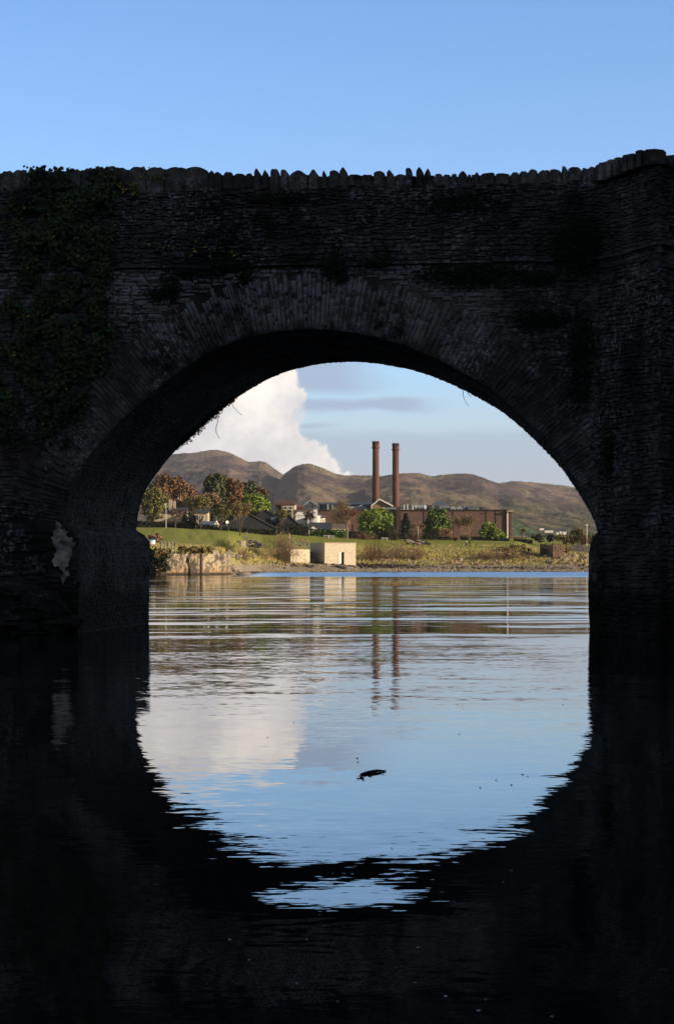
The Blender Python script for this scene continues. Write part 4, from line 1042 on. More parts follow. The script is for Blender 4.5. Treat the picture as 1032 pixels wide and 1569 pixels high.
def wispy(px0, px1, pyt, pyb, Y, m_, label, n=220, name='bare_shrub', group=None, lean=.35, w_=.035, leaves=None, nl=0):
    """shrub of upright bare stems that fan out and fork"""
    r_ = random.Random(int(px0 + pyt * 5)); k = Y / F; mb = MB(); H = (pyb - pyt) * k; W_ = (px1 - px0) * k
    cx_ = X((px0 + px1) / 2, Y); z0 = Z(pyb, Y)
    w_ *= .75
    for i in range(int(n * .5)):
        q = r_.gauss(0, .2); x0 = cx_ + q * W_; p = Vector((x0, Y + r_.gauss(0, W_ * .15), z0)); f_ = r_.uniform(-.5, .5) + q
        h_ = H * r_.uniform(.3, 1.0) * (1 - .5 * abs(f_)); e = p + Vector((f_ * W_ * .75, r_.gauss(0, .2) * W_, h_)); mid = p.lerp(e, .5) + Vector((-f_ * W_ * .1, 0, h_ * .1))
        mb.tube([p, mid, e], [w_ * 1.3, w_, w_ * .6], 3, cap=False)
        for j in range(3):
            s_ = mid.lerp(e, r_.uniform(0, .8)); mb.tube([s_, s_ + Vector((r_.gauss(0, .25), r_.gauss(0, .2), r_.uniform(.1, .5))) * H * .35], [w_ * .8, w_ * .5], 3, cap=False)
    if leaves:
        vv = list(mb.v)
        for i in range(nl): leafclump(mb, Vector(r_.choice(vv)), .14 * r_.uniform(.6, 1.3), r_)
    o = mb.build(name, M[m_]); rebase(o, (cx_, Y, z0)); tag(o, label, 'shrub', group); return o

# ---------------------------------------------------------------- the factory
def wbox(mb, px0, px1, pyt, pyb, Y, dep, m=0, k0=0.0):
    mb.box(X(px0, Y), X(px1, Y), Y + k0, Y + dep, Z(pyb, Y), Z(pyt, Y), m)
YF = 640.0
fac = thing('factory', 'long flat roofed brown brick factory hall behind the trees below the chimneys', 'factory', (X(640, YF), YF, gz(640, YF)))
mb = MB(); wbox(mb, 486, 779, 782, 836, YF, 60); mb.build('wall', M['brick'], fac)
mb = MB(); wbox(mb, 485, 781, 780.8, 782, YF - .35, 61); mb.build('roof', M['brick_dark'], fac)
mb = MB(); wbox(mb, 606.5, 613.5, 777, 836, YF - 1.5, 1.48); mb.build('stair_tower', M['brick_dark'], fac)
for px in (540, 573, 649, 693.5, 744, 758.8):
    mb = MB(); wbox(mb, px, px + .7, 782.5, 836, YF - .12, .11); mb.build('movement_joint', M['brick_dark'], fac)
mb = MB(); wbox(mb, 773.5, 775.5, 783, 836, YF - .3, .29); mb.build('downpipe', M['brick_dark'], fac)
mb = MB(); wbox(mb, 776, 778, 783, 836, YF - .5, .49); mb.build('corner_pilaster', M['white'], fac)
mb = MB(); wbox(mb, 779.2, 783, 784, 836, YF - .4, 20); mb.build('end_wall', M['brick_red'], fac)
mb = MB(); wbox(mb, 776, 786, 782.2, 784, YF - 1.2, 4); mb.build('cornice', M['cream'], fac)
mb = MB(); wbox(mb, 736, 745, 786.3, 787.3, YF - .15, .14); mb.build('wall_vent', M['brick_dark'], fac)
# sheds on and behind the hall
YS = 660.0
sh = thing('gabled_shed', 'tan gabled shed with white verge at the foot of the left chimney', 'shed', (X(585, YS), YS, Z(782, YS)))
mb = MB(); zt, zr, zb = Z(776.5, YS), Z(766.8, YS), Z(784, YS)
mb.box(X(569.5, YS), X(600, YS), YS, YS + 40, zb, zt); xm = X(581, YS)
mb.poly([(X(569.5, YS), YS, zt), (X(600, YS), YS, zt), (xm, YS, zr)], [(0, 1, 2)]); mb.build('wall', M['sandstone'], sh)
mb = MB(); x0, x1 = X(568, YS), X(602, YS); zl = Z(776.5, YS)
mb.poly([(x0, YS - .5, zl), (xm, YS - .5, zr + .15), (xm, YS + 40, zr + .15), (x0, YS + 40, zl), (x0, YS - .5, zl + .35), (xm, YS - .5, zr + .5), (xm, YS + 40, zr + .5), (x0, YS + 40, zl + .35)], [(0, 1, 2, 3), (7, 6, 5, 4), (0, 4, 5, 1), (0, 3, 7, 4)])
mb.poly([(xm, YS - .5, zr + .15), (x1, YS - .5, zl), (x1, YS + 40, zl), (xm, YS + 40, zr + .15), (xm, YS - .5, zr + .5), (x1, YS - .5, zl + .35), (x1, YS + 40, zl + .35), (xm, YS + 40, zr + .5)], [(0, 1, 2, 3), (7, 6, 5, 4), (0, 4, 5, 1), (1, 5, 6, 2)])
mb.build('roof', M['slate'], sh)
mb = MB()
for (a, za, b_, zb_) in ((x0, zl, xm, zr + .2), (xm, zr + .2, x1, zl)):
    mb.hexa([(a, YS - .75, za - .05), (b_, YS - .75, zb_ - .05), (b_, YS - .52, zb_ - .05), (a, YS - .52, za - .05), (a, YS - .75, za + .38), (b_, YS - .75, zb_ + .38), (b_, YS - .52, zb_ + .38), (a, YS - .52, za + .38)])
mb.build('verge_board', M['white'], sh)
mb = MB(); wbox(mb, 568.3, 569.3, 772, 784, YS - .3, .3); mb.build('corner_board', M['white'], sh)
YB = 690.0
bs = thing('metal_shed', 'long blue grey metal shed behind the white house', 'shed', (X(525, YB), YB, Z(784, YB)))
mb = MB(); wbox(mb, 486, 568, 773, 786, YB, 30); mb.build('wall', M['bluegrey'], bs)
mb = MB(); mb.hexa([(X(485, YB), YB - .6, Z(773.3, YB)), (X(570, YB), YB - .6, Z(773.3, YB)), (X(572, YB), YB + 15, Z(767.5, YB)), (X(489, YB), YB + 15, Z(768.5, YB)),
    (X(485, YB), YB - .6, Z(772.7, YB)), (X(570, YB), YB - .6, Z(772.7, YB)), (X(572, YB), YB + 15, Z(767, YB)), (X(489, YB), YB + 15, Z(768, YB))]); mb.build('roof', M['slate'], bs)
for px in (494, 506.5): mb = MB(); wbox(mb, px, px + 6, 774.5, 783, YB - .25, .24); mb.build('window', M['glass'], bs)
for (px, w_, pt) in ((501, 2.2, 772.5), (508.5, 2.0, 773.5), (512.5, 1.4, 776)):
    mb = MB(); wbox(mb, px, px + w_, pt, 784, YB - 1.0, .7); mb.build('flue', M['palemetal'], bs)
mb = MB(); wbox(mb, 531, 541, 776, 784, YB - .5, .4); mb.build('shutter', M['palemetal'], bs)
mb = MB(); mb.gable(X(541, YB), X(565, YB), YB - 9, YB - 1, Z(781, YB), Z(774.5, YB), 'y'); mb.box(X(542, YB), X(564, YB), YB - 9, YB - 1, Z(786, YB), Z(781, YB)); mb.build('lean_to', M['palemetal'], bs)
gr = thing('glass_roof', 'glazed triangular rooflight left of the blue grey shed', 'rooflight', (X(476, 670), 670, Z(784, 670)))
mb = MB(); mb.box(X(464, 670), X(488, 670), 670, 680, Z(785, 670), Z(775, 670)); mb.gable(X(463, 670), X(488, 670), 669.8, 680, Z(775, 670), Z(767, 670), 'y'); mb.build('glazing', M['bluegrey'], gr)
for a, b_ in (((463, 775.4), (475.5, 767)), ((475.5, 767), (488.5, 775.4))):
    mb = MB(); mb.tube([P(*a, 669.5), P(*b_, 669.5)], .14, 4); mb.build('glazing_bar', M['palemetal'], gr)
for px in (468, 472, 476, 480, 484): mb = MB(); wbox(mb, px, px + .4, 770.5 if 470 < px < 482 else 773, 784, 669.5, .1); mb.build('glazing_bar', M['palemetal'], gr)
# two chimneys
def stack(pxc, pyt, pyb, Y, label, w_=10.5):
    k = Y / F; c = P(pxc, pyb, Y); H = Z(pyt, Y) - c.z; r0 = w_ / 2 * k
    th = thing('factory_chimney', label, 'chimney', c - Vector((0, 0, 4)), 'tall brick factory chimneys')
    mb = MB(); n = 28; zs = [-4, 0, H * .25, H * .5, H * .75, H - 2.2]
    mb.tube([c + Vector((0, 0, z_)) for z_ in zs], [r0, r0, r0 * .985, r0 * .97, r0 * .955, r0 * .945], n); o = mb.build('shaft', M['chimney'], th, smooth=False)
    for p in o.data.polygons: p.use_smooth = len(p.vertices) == 4
    mb = MB()
    for (za, zb_, f_) in ((H - 2.25, H - 1.9, 1.20), (H - 1.9, H - 1.0, 1.02)):
        mb.tube([c + Vector((0, 0, za)), c + Vector((0, 0, zb_))], r0 * f_, n)
    for f_ in (.22, .45, .68):
        mb.tube([c + Vector((0, 0, H * f_)), c + Vector((0, 0, H * f_ + .22))], r0 * 1.012, n)
    mb.build('crown_band', M['chimney'], th)
    mb = MB()
    for i in range(8):
        a_ = 6.283 * i / 8; mb.tube([c + Vector((math.cos(a_) * r0 * .86, math.sin(a_) * r0 * .86, z_)) for z_ in (H - 1.0, H)], r0 * .2, 5)
    mb.tube([c + Vector((0, 0, H - 1.0)), c + Vector((0, 0, H - .12))], r0 * .72, 16)
    mb.build('flue_rim', M['chimney'], th)
    mb = MB(); mb.tube([c + Vector((-r0 * .55, -r0 * .86, 0)), c + Vector((-r0 * .5, -r0 * .84, H - 2.4))], .07, 4); mb.build('ladder_rail', M['brick_dark'], th)
stack(575.3, 676, 771, 672, 'left and slightly taller of the two tall red brick factory chimneys')
stack(605.8, 679, 778, 664, 'right of the two tall red brick factory chimneys beside the stair tower')
# plant on the hall roof
def tank(px0, px1, pyt, pyb, Y, label, m_='palemetal'):
    th = MB(); x0, x1 = X(px0, Y), X(px1, Y); zc = (Z(pyt, Y) + Z(pyb, Y)) / 2; r_ = (Z(pyt, Y) - Z(pyb, Y)) / 2
    t_ = thing('rooftop_tank', label, 'tank', ((x0 + x1) / 2, Y, zc - r_), 'plant on the factory roof')
    mb = MB(); L_ = x1 - x0; mb.tube([(x0, Y, zc), (x0 + L_ * .06, Y, zc), (x1 - L_ * .1, Y, zc), (x1, Y, zc)], [r_ * .75, r_, r_, r_ * .55], 14); mb.build('drum', M[m_], t_)
    mb = MB()
    for q in (.3, .5, .7): mb.tube([(x0 + L_ * q, Y, zc), (x0 + L_ * q + .25, Y, zc)], r_ * 1.05, 14)
    mb.build('hoop', M['bluegrey'], t_)
def vent(px, w_, pyt, pyb, Y, label, m_='palemetal'):
    mb = MB(); k = Y / F; c = P(px, pyb, Y); H = Z(pyt, Y) - c.z; r_ = w_ / 2 * k
    mb.tube([c, c + Vector((0, 0, H * .82)), c + Vector((0, 0, H * .84)), c + Vector((0, 0, H * .93)), c + Vector((0, 0, H))], [r_ * .8, r_ * .8, r_, r_, r_ * .3], 10)
    o = mb.build('rooftop_vent', M[m_]); rebase(o, c); tag(o, label, 'vent', 'plant on the factory roof')
vent(618.3, 2.4, 773, 781, 645, 'first pale roof vent from the stair tower')
vent(623.6, 2.6, 772.5, 781, 645, 'tall pale roof vent second from the stair tower')
vent(631.5, 2.6, 773.5, 781, 645, 'pale roof vent touching the silver drum')
tank(633.5, 652.5, 773.6, 781, 648, 'silver horizontal drum tank on the factory roof')
def rbox(px0, px1, pyt, pyb, Y, m_, label, dep=4, top='flat', name='rooftop_unit'):
    x0, x1, z0, z1 = X(px0, Y), X(px1, Y), Z(pyb, Y), Z(pyt, Y)
    t_ = thing(name, label, 'plant unit', ((x0 + x1) / 2, Y, z0), 'plant on the factory roof')
    mb = MB(); h = z1 - z0
    if top == 'hip':
        a = (x1 - x0) * .22; mb.box(x0, x1, Y, Y + dep, z0, z0 + h * .55)
        mb.hexa([(x0, Y, z0 + h * .55), (x1, Y, z0 + h * .55), (x1, Y + dep, z0 + h * .55), (x0, Y + dep, z0 + h * .55), (x0 + a, Y, z1), (x1 - a * 1.5, Y, z1), (x1 - a * 1.5, Y + dep, z1), (x0 + a, Y + dep, z1)])
    else: mb.box(x0, x1, Y, Y + dep, z0, z1)
    mb.build('casing', M[m_], t_)
    mb = MB(); n_ = max(2, int((px1 - px0) / 3))
    for i in range(n_):
        xx = x0 + (x1 - x0) * (i + .5) / n_; mb.box(xx - .12, xx + .12, Y - .12, Y - .01, z0 + h * .12, z0 + h * (.5 if top == 'hip' else .85))
    mb.build('louvre', M['bluegrey'] if m_ != 'bluegrey' else M['palemetal'], t_)
rbox(653, 660, 773.5, 781, 650, 'brick_red', 'orange brown unit between the silver drum and the big blue grey housing')
rbox(661, 688, 768.5, 781, 650, 'bluegrey', 'largest blue grey sloped housing on the factory roof', 6, 'hip')
rbox(666, 672, 774, 781, 647, 'brick_red', 'small orange box in front of the blue grey housing', 2)
rbox(689.5, 697, 776.5, 781, 648, 'palemetal', 'low pale unit right of the blue grey housing', 3, 'hip')
rbox(698, 708, 777, 781, 648, 'palemetal', 'second low pale unit right of the blue grey housing', 3, 'hip')
rbox(709, 716, 775, 781, 650, 'bluegrey', 'short dark blue grey unit in the middle of the roof row', 3)
rbox(716.5, 727, 775.5, 781, 648, 'bluegrey', 'rounded blue grey unit left of the rust box', 3, 'hip')
rbox(735, 741, 777, 781, 648, 'brick_red', 'rust red box near the right end of the roof', 3)
rbox(741.6, 745.5, 778, 781, 649, 'cream', 'small pale box beside the rust red box', 2)
rbox(588, 606, 778, 783, 655, 'palemetal', 'low pale unit between the gabled shed and the stair tower', 3)

# ---------------------------------------------------------------- houses
def wall_house(name, label, px0, px1, pye, pyr, pyb, Y, wm, rm, dep=9, axis='x', loc=None, over=.3):
    """pye eaves, pyr ridge, pyb foot"""
    x0, x1 = X(px0, Y), X(px1, Y); ze, zr, zb = Z(pye, Y), Z(pyr, Y), Z(pyb, Y)
    th = thing(name, label, 'house', ((x0 + x1) / 2, Y + dep / 2, zb))
    mb = MB(); mb.box(x0, x1, Y, Y + dep, zb, ze)
    if axis == 'y': mb.poly([(x0, Y, ze), (x1, Y, ze), ((x0 + x1) / 2, Y, zr), (x0, Y + dep, ze), (x1, Y + dep, ze), ((x0 + x1) / 2, Y + dep, zr)], [(0, 1, 2), (5, 4, 3)])
    else: mb.poly([(x0, Y, ze), (x0, Y + dep, ze), (x0, Y + dep / 2, zr), (x1, Y, ze), (x1, Y + dep, ze), (x1, Y + dep / 2, zr)], [(2, 1, 0), (3, 4, 5)])
    mb.build('wall', M[wm], th); mb = MB(); t_ = .18
    if axis == 'y':
        xm_ = (x0 + x1) / 2; sl = (zr - ze) / (xm_ - x0)
        for s_ in (-1, 1):
            xe = (x0 - over) if s_ < 0 else (x1 + over); zee = ze - over * sl
            p = [(xe, Y - over, zee), (xm_, Y - over, zr), (xm_, Y + dep + over, zr), (xe, Y + dep + over, zee)]
            mb.hexa([(a, b_, c + .02) for a, b_, c in p] + [(a, b_, c + t_ + .02) for a, b_, c in p])
    else:
        ym_ = Y + dep / 2; sl = (zr - ze) / (dep / 2)
        for s_ in (-1, 1):
            ye = (Y - over) if s_ < 0 else (Y + dep + over); zee = ze - over * sl
            p = [(x0 - over, ye, zee), (x1 + over, ye, zee), (x1 + over, ym_, zr), (x0 - over, ym_, zr)]
            mb.hexa([(a, b_, c + .02) for a, b_, c in p] + [(a, b_, c + t_ + .02) for a, b_, c in p])
    rf = mb.build('roof', M[rm], th); return th, rf
def window(th, px0, px1, pyt, pyb, Y, m_='glass', fr='white'):
    mb = MB(); x0, x1, z0, z1 = X(px0, Y), X(px1, Y), Z(pyb, Y), Z(pyt, Y); t_ = .12
    mb.box(x0, x1, Y - .12, Y - .01, z1 - t_, z1); mb.box(x0, x1, Y - .12, Y - .01, z0, z0 + t_); mb.box(x0, x0 + t_, Y - .12, Y - .01, z0 + t_, z1 - t_); mb.box(x1 - t_, x1, Y - .12, Y - .01, z0 + t_, z1 - t_)
    w_ = mb.build('window', M[fr], th); mb = MB(); mb.box(x0 + t_, x1 - t_, Y - .07, Y - .02, z0 + t_, z1 - t_); mb.build('pane', M[m_], w_)
def stackbox(th, rf, px0, px1, pyt, pyb, Y, m_='white', pots=0):
    mb = MB(); wbox(mb, px0, px1, pyt, pyb, Y, (px1 - px0) * Y / F)
    o = mb.build('chimney', M[m_], rf)
    for i in range(pots):
        mb = MB(); a = P(px0 + (px1 - px0) * (i + .5) / pots, pyt, Y); a.y += .4; mb.tube([a, a + Vector((0, 0, .7))], [.16, .13], 7); mb.build('chimney_pot', M['tile'], th)
# slate houses on the left (dark ends, tan roofs have sunlight painted into their colour)
Yh = 575
h, r_ = wall_house('slate_house', 'dark clad house with a long slate roof right behind the lawn hedge', 336, 424, 810, 786.5, 832, Yh, 'navy', 'slate_lit_tone', 12, 'y')
h, r_ = wall_house('slate_house', 'dark slate house with a pale dormer window and squat chimney', 378, 436, 800, 781.5, 830, Yh + 18, 'navy', 'slate', 12, 'y')
window(h, 415, 423, 792, 800.5, Yh + 17.6, 'bluegrey', 'bluegrey'); stackbox(h, r_, 397, 403, 781.5, 790, Yh + 20, 'slate_lit_tone', 2)
h, r_ = wall_house('slate_house', 'dark slate house with its sunlit-toned roof slope running down towards the white house', 424, 460, 806, 788, 830, Yh + 6, 'navy', 'slate_lit_tone', 12, 'y')
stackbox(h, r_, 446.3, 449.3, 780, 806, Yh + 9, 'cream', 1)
# rusty roof terrace block
Yt = 625
tb = thing('terrace_block', 'flat roofed block with rusty fascia and thin red roof rails', 'building', (X(437, Yt), Yt, Z(800, Yt)))
mb = MB(); wbox(mb, 422, 452, 774, 800, Yt, 14); mb.build('wall', M['brick_dark'], tb)
mb = MB(); wbox(mb, 420.5, 452.5, 770.5, 773.8, Yt - .6, 15); mb.build('roof', M['brick_red'], tb)
mb = MB(); wbox(mb, 431, 450, 774.5, 782, Yt - .3, .28); mb.build('wall_panel', M['cream'], tb)
for a, b_ in ((434, 440), (442, 447)): window(tb, a, b_, 775.5, 781, Yt - .35)
mb = MB()
for i in range(9): px = 421 + i * 3.8; mb.tube([P(px, 770.6, Yt), P(px, 765.5, Yt)], .05, 4)
for py in (765.7, 767.6): mb.tube([P(421, py, Yt), P(451.4, py, Yt)], .05, 4)
mb.build('roof_rail', M['tile'], tb)
mb = MB(); wbox(mb, 450.5, 453.5, 774, 781, Yt - .2, 2); mb.build('parapet_end', M['white'], tb)
h, r_ = wall_house('low_annex', 'low orange tiled annex between the roof terrace and the rooflight', 454, 464, 778, 774.5, 792, 635, 'brick_red', 'tile', 8)
# white house
Yw = 600
wh = thing('white_house', 'white rendered house with red ridge and tall white chimney', 'house', (X(478, Yw), Yw, Z(822, Yw)))
mb = MB(); mb.box(X(452, Yw), X(480, Yw), Yw, Yw + 10, Z(822, Yw), Z(790, Yw)); mb.poly([(X(450.5, Yw), Yw, Z(791, Yw)), (X(458, Yw), Yw, Z(780.5, Yw)), (X(478, Yw), Yw, Z(783, Yw)), (X(480, Yw), Yw, Z(790, Yw))], [(3, 2, 1, 0)])
mb.poly([(X(471, Yw), Yw - 4, Z(799, Yw)), (X(475.5, Yw), Yw - 4, Z(789, Yw)), (X(480, Yw), Yw - 4, Z(799, Yw)), (X(480, Yw), Yw - 4, Z(822, Yw)), (X(471, Yw), Yw - 4, Z(822, Yw))], [(4, 3, 2, 1, 0)])
mb.box(X(476, Yw), X(491, Yw), Yw - 3, Yw + 6, Z(822, Yw), Z(790.5, Yw)); mb.box(X(491.5, Yw), X(498, Yw), Yw - 1, Yw + 6, Z(822, Yw), Z(793.5, Yw)); mb.build('wall', M['white'], wh)
mb = MB(); mb.hexa([(X(450, Yw), Yw - .3, Z(791.5, Yw)), (X(458, Yw), Yw - .3, Z(781, Yw)), (X(458, Yw), Yw + 10, Z(781, Yw)), (X(450, Yw), Yw + 10, Z(791.5, Yw)), (X(450, Yw), Yw - .3, Z(790.7, Yw)), (X(458, Yw), Yw - .3, Z(780.2, Yw)), (X(458, Yw), Yw + 10, Z(780.2, Yw)), (X(450, Yw), Yw + 10, Z(790.7, Yw))])
mb.build('side_roof', M['slate'], wh)
mb = MB(); mb.hexa([(X(457, Yw), Yw - .5, Z(780.6, Yw)), (X(479, Yw), Yw - .5, Z(783.6, Yw)), (X(479, Yw), Yw + 8, Z(783.6, Yw)), (X(457, Yw), Yw + 8, Z(780.6, Yw)), (X(457, Yw), Yw - .5, Z(779.0, Yw)), (X(479, Yw), Yw - .5, Z(781.6, Yw)), (X(479, Yw), Yw + 8, Z(781.6, Yw)), (X(457, Yw), Yw + 8, Z(779.0, Yw))])
rf = mb.build('ridge_roof', M['tile'], wh)
mb = MB(); zt_ = Z(785.5, Yw); mb.poly([(X(484, Yw), Yw - 2, Z(790.8, Yw)), (X(499.5, Yw), Yw - 2, Z(793, Yw)), (X(499.5, Yw), Yw + 7, Z(793, Yw)), (X(484, Yw), Yw + 7, Z(790.8, Yw)), (X(488, Yw), Yw + 1, zt_), (X(491, Yw), Yw + 4, zt_)], [(0, 1, 5, 4), (1, 2, 5), (2, 3, 4, 5), (3, 0, 4), (3, 2, 1, 0)]); mb.build('hip_roof', M['slate_lit_tone'], wh)
mb = MB(); wbox(mb, 480, 486, 780.5, 822, Yw - 4.2, 2.2); ch_ = mb.build('chimney', M['white'], wh)
mb = MB(); wbox(mb, 479.6, 486.4, 780.0, 780.5, Yw - 4.3, 2.4); mb.build('cap', M['cream'], ch_)
mb = MB(); wbox(mb, 477.5, 479.2, 787.5, 800, Yw - 4.2, 1.5); mb.build('flue', M['white'], wh)
for a in (492.6, 495.4): window(wh, a, a + 1.9, 795.5, 801.5, Yw - 1)
h2, r2 = wall_house('white_bungalow', 'low white bungalow with dark hipped roof in front of the white house', 474, 507, 812, 801, 826, Yw - 14, 'white', 'slate', 10)
window(h2, 492, 495, 813.2, 817, Yw - 14); window(h2, 499, 502, 813.2, 817, Yw - 14)
mb = MB(); Yq = Yw - 15; mb.poly([(X(472, Yq), Yq, Z(813, Yq)), (X(479, Yq), Yq, Z(806.5, Yq)), (X(491, Yq), Yq, Z(813.5, Yq)), (X(489, Yq), Yq, Z(826, Yq)), (X(474, Yq), Yq, Z(826, Yq))], [(4, 3, 2, 1, 0)]); mb.build('front_gable', M['white'], h2)
h3, r3 = wall_house('white_extension', 'small white flat fronted extension at the right end of the bungalow', 506, 529, 810, 803, 826, Yw - 8, 'white', 'slate_lit_tone', 8)
window(h3, 509, 513, 811.5, 815, Yw - 8); window(h3, 518, 523, 811.5, 815, Yw - 8)
# glimpses of houses among the left trees
h, r_ = wall_house('cream_house', 'cream house half hidden by the trees with twin chimneys', 236, 285, 786, 778, 812, 590, 'cream', 'slate', 9)
stackbox(h, r_, 258.6, 264, 765.5, 784, 592, 'cream', 1); stackbox(h, r_, 265.6, 269.2, 767.5, 784, 593, 'cream', 1)
h, r_ = wall_house('cream_house', 'pale house wall showing between the trunks left of the small white gable', 298, 318, 786, 780, 812, 585, 'cream', 'slate', 9)
window(h, 304, 306.5, 789, 796, 585); window(h, 311, 313, 790, 797, 585)
h, r_ = wall_house('garden_cabin', 'low blue grey roofed cabin beside the hedge', 306, 328, 806, 799.5, 815, 560, 'navy', 'bluegrey', 6)
h, r_ = wall_house('garden_tent', 'tiny white pointed gable tent beside the cabin', 328.5, 334.5, 805, 799, 814, 556, 'white', 'white', 3, 'y', over=.1)
mb = MB(); c = P(347.5, 800, 560); 
mb.tube([c + Vector((.12, -.25, 0)), c, c + Vector((0, .1, 0))], [.42, .3, .08], 16); dish = thing('satellite_dish', 'round white satellite dish at the left house corner', 'dish', P(347.5, 812, 560))
mb.build('bowl', M['white'], dish); mb = MB(); mb.tube([P(347.5, 812, 560), c + Vector((0, .1, 0))], .06, 5); mb.build('mast', M['steel'], dish)
# right end: low wall, far farms
lw = thing('garden_wall', 'low brown brick wall right of the factory below the palm', 'wall', (X(794, 600), 600, Z(830, 600)))
mb = MB(); wbox(mb, 783, 806, 822, 834, 600, .5); mb.build('wall_body', M['brick'], lw); mb = MB(); wbox(mb, 782.6, 806.4, 821.3, 822, 599.9, .7); mb.build('coping', M['cream'], lw)
def farm(px0, px1, pyt, pyb, Y, label, rm='slate'):
    h_, _ = wall_house('farmhouse', label, px0, px1, pyt + (pyb - pyt) * .45, pyt, pyb + 1.5, Y, 'white', rm, 8, over=.2); h_['group'] = 'far farmhouses at the foot of the hill'
farm(826.5, 832.8, 807.5, 811, 1500, 'white far cottage highest and leftmost of the farm cluster')
farm(834, 846.5, 811, 814.6, 1490, 'long low white far barn in the middle of the farm cluster')
farm(852, 856.5, 813, 817.5, 1480, 'tiny white far cottage just left of the pair on the right')
farm(857, 861, 810, 818, 1470, 'tall narrow white far house in the farm cluster')
farm(861.8, 867, 811, 818.5, 1460, 'rightmost white far house in the farm cluster')

# ---------------------------------------------------------------- stone hut on the shore
Yq = 481.0; ang = math.radians(18)
hx0, hx1 = X(497.2, Yq), X(545, Yq); k_ = Yq / F
cxh, cyh = hx0, Yq; Lf = (hx1 - hx0) / math.cos(ang) ; Ls = 23 * k_ / math.sin(ang) * 1.02
uf = Vector((math.cos(ang), math.sin(ang), 0)); us = Vector((-math.sin(ang), math.cos(ang), 0)); H0, H1 = gz(520, Yq) - .6, Z(832.3, Yq)
hut = thing('stone_hut', 'square pale stone block building with one narrow doorway on the shingle', 'building', (cxh, cyh, H0))
def hp(a, b_, z_): q = Vector((cxh, cyh, 0)) + uf * a + us * b_; return (q.x, q.y, z_)
mb = MB(); d0, d1 = Lf * (521 - 497.2) / 47.8, Lf * (527 - 497.2) / 47.8; zd = Z(846, Yq)
def hb(mb, a0, a1, b0, b1, z0, z1): mb.hexa([hp(a0, b0, z0), hp(a1, b0, z0), hp(a1, b1, z0), hp(a0, b1, z0), hp(a0, b0, z1), hp(a1, b0, z1), hp(a1, b1, z1), hp(a0, b1, z1)])
hb(mb, 0, d0, 0, .6, H0, H1); hb(mb, d1, Lf, 0, .6, H0, H1); hb(mb, d0, d1, 0, .6, zd, H1)
hb(mb, 0, .6, .6, Ls, H0, H1); hb(mb, Lf - .6, Lf, .6, Ls, H0, H1); hb(mb, .6, Lf - .6, Ls - .6, Ls, H0, H1); mb.build('wall', M['hutstone'], hut)
mb = MB(); hb(mb, .6, Lf - .6, .6, Ls - .6, H1 - .5, H1 - .25); mb.build('roof', M['slate'], hut)
mb = MB(); hb(mb, d0 - .35, d0 + .25, -.06, -.005, H0, zd); mb.build('door_jamb', M['white'], hut)
mb = MB(); hb(mb, d0 + .25, d1, .45, .5, H0, zd); mb.build('door', M['navy'], hut)
mb = MB(); hb(mb, -.08, Lf + .08, -.08, .6, H1, H1 + .12); hb(mb, -.08, .6, .6, Ls, H1, H1 + .12); mb.build('coping', M['hutstone'], hut)
# lower terrace wall with railings on its left
lt = thing('terrace_wall', 'low pale stone terrace wall left of the stone hut', 'wall', (X(460, 490), 490, gz(460, 480)))
mb = MB(); a, b_ = X(445, 480), X(474.5, 482)
mb.hexa([(a, 479.5, 0), (b_, 482, 0), (b_, 492, 0), (a, 492, 0), (a, 479.5, Z(841.5, 479.5)), (b_, 482, Z(842, 482)), (b_, 492, Z(842, 482)), (a, 492, Z(841.5, 479.5))]); mb.build('wall_body', M['hutstone'], lt)
rl = thing('terrace_railing', 'thin steel railing along the terrace beside the stone hut', 'railing', (X(460, 491), 491, Z(841.5, 492)))
for i in range(6):
    px = 445.5 + i * 5.6; mb = MB(); mb.tube([P(px, 842, 483), P(px, 829.5, 483)], .045, 5); mb.build('post', M['steel'], rl)
for py in (829.8, 833.5, 837.5): mb = MB(); mb.tube([P(445.5, py, 483), P(473.6, py, 483)], .035, 5); mb.build('rail', M['steel'], rl)
for px, lab in ((448, 'left of two grey covered benches by the terrace railing'), (453, 'right of two grey covered benches by the terrace railing')):
    bt = thing('terrace_bench', lab, 'bench', P(px, 834, 497)); mb = MB(); c = P(px, 831, 497)
    mb.hexa([(c.x - .45, c.y - .3, c.z), (c.x + .45, c.y - .3, c.z + .1), (c.x + .45, c.y + .3, c.z + .1), (c.x - .45, c.y + .3, c.z), (c.x - .4, c.y - .3, c.z + .15), (c.x + .45, c.y - .3, c.z + .3), (c.x + .45, c.y + .3, c.z + .3), (c.x - .4, c.y + .3, c.z + .15)]); mb.build('seat', M['navy'], bt)
    for sx in (-.35, .35): mb = MB(); mb.box(c.x + sx - .05, c.x + sx + .05, c.y - .2, c.y + .2, Z(836, 497), c.z); mb.build('leg', M['steel'], bt)
hr = thing('sloping_handrail', 'steel handrail sloping down the bank to the beach left of the hut', 'handrail', P(455, 850, 487))
mb = MB(); mb.tube([P(449, 846, 478.5), P(476, 863, 477)], .04, 5); mb.build('rail', M['steel'], hr)
for q in (0, .33, .66, 1): mb = MB(); p = P(449, 846, 478.5).lerp(P(476, 863, 477), q); mb.tube([p, p - Vector((0, 0, 1))], .035, 5); mb.build('post', M['steel'], hr)

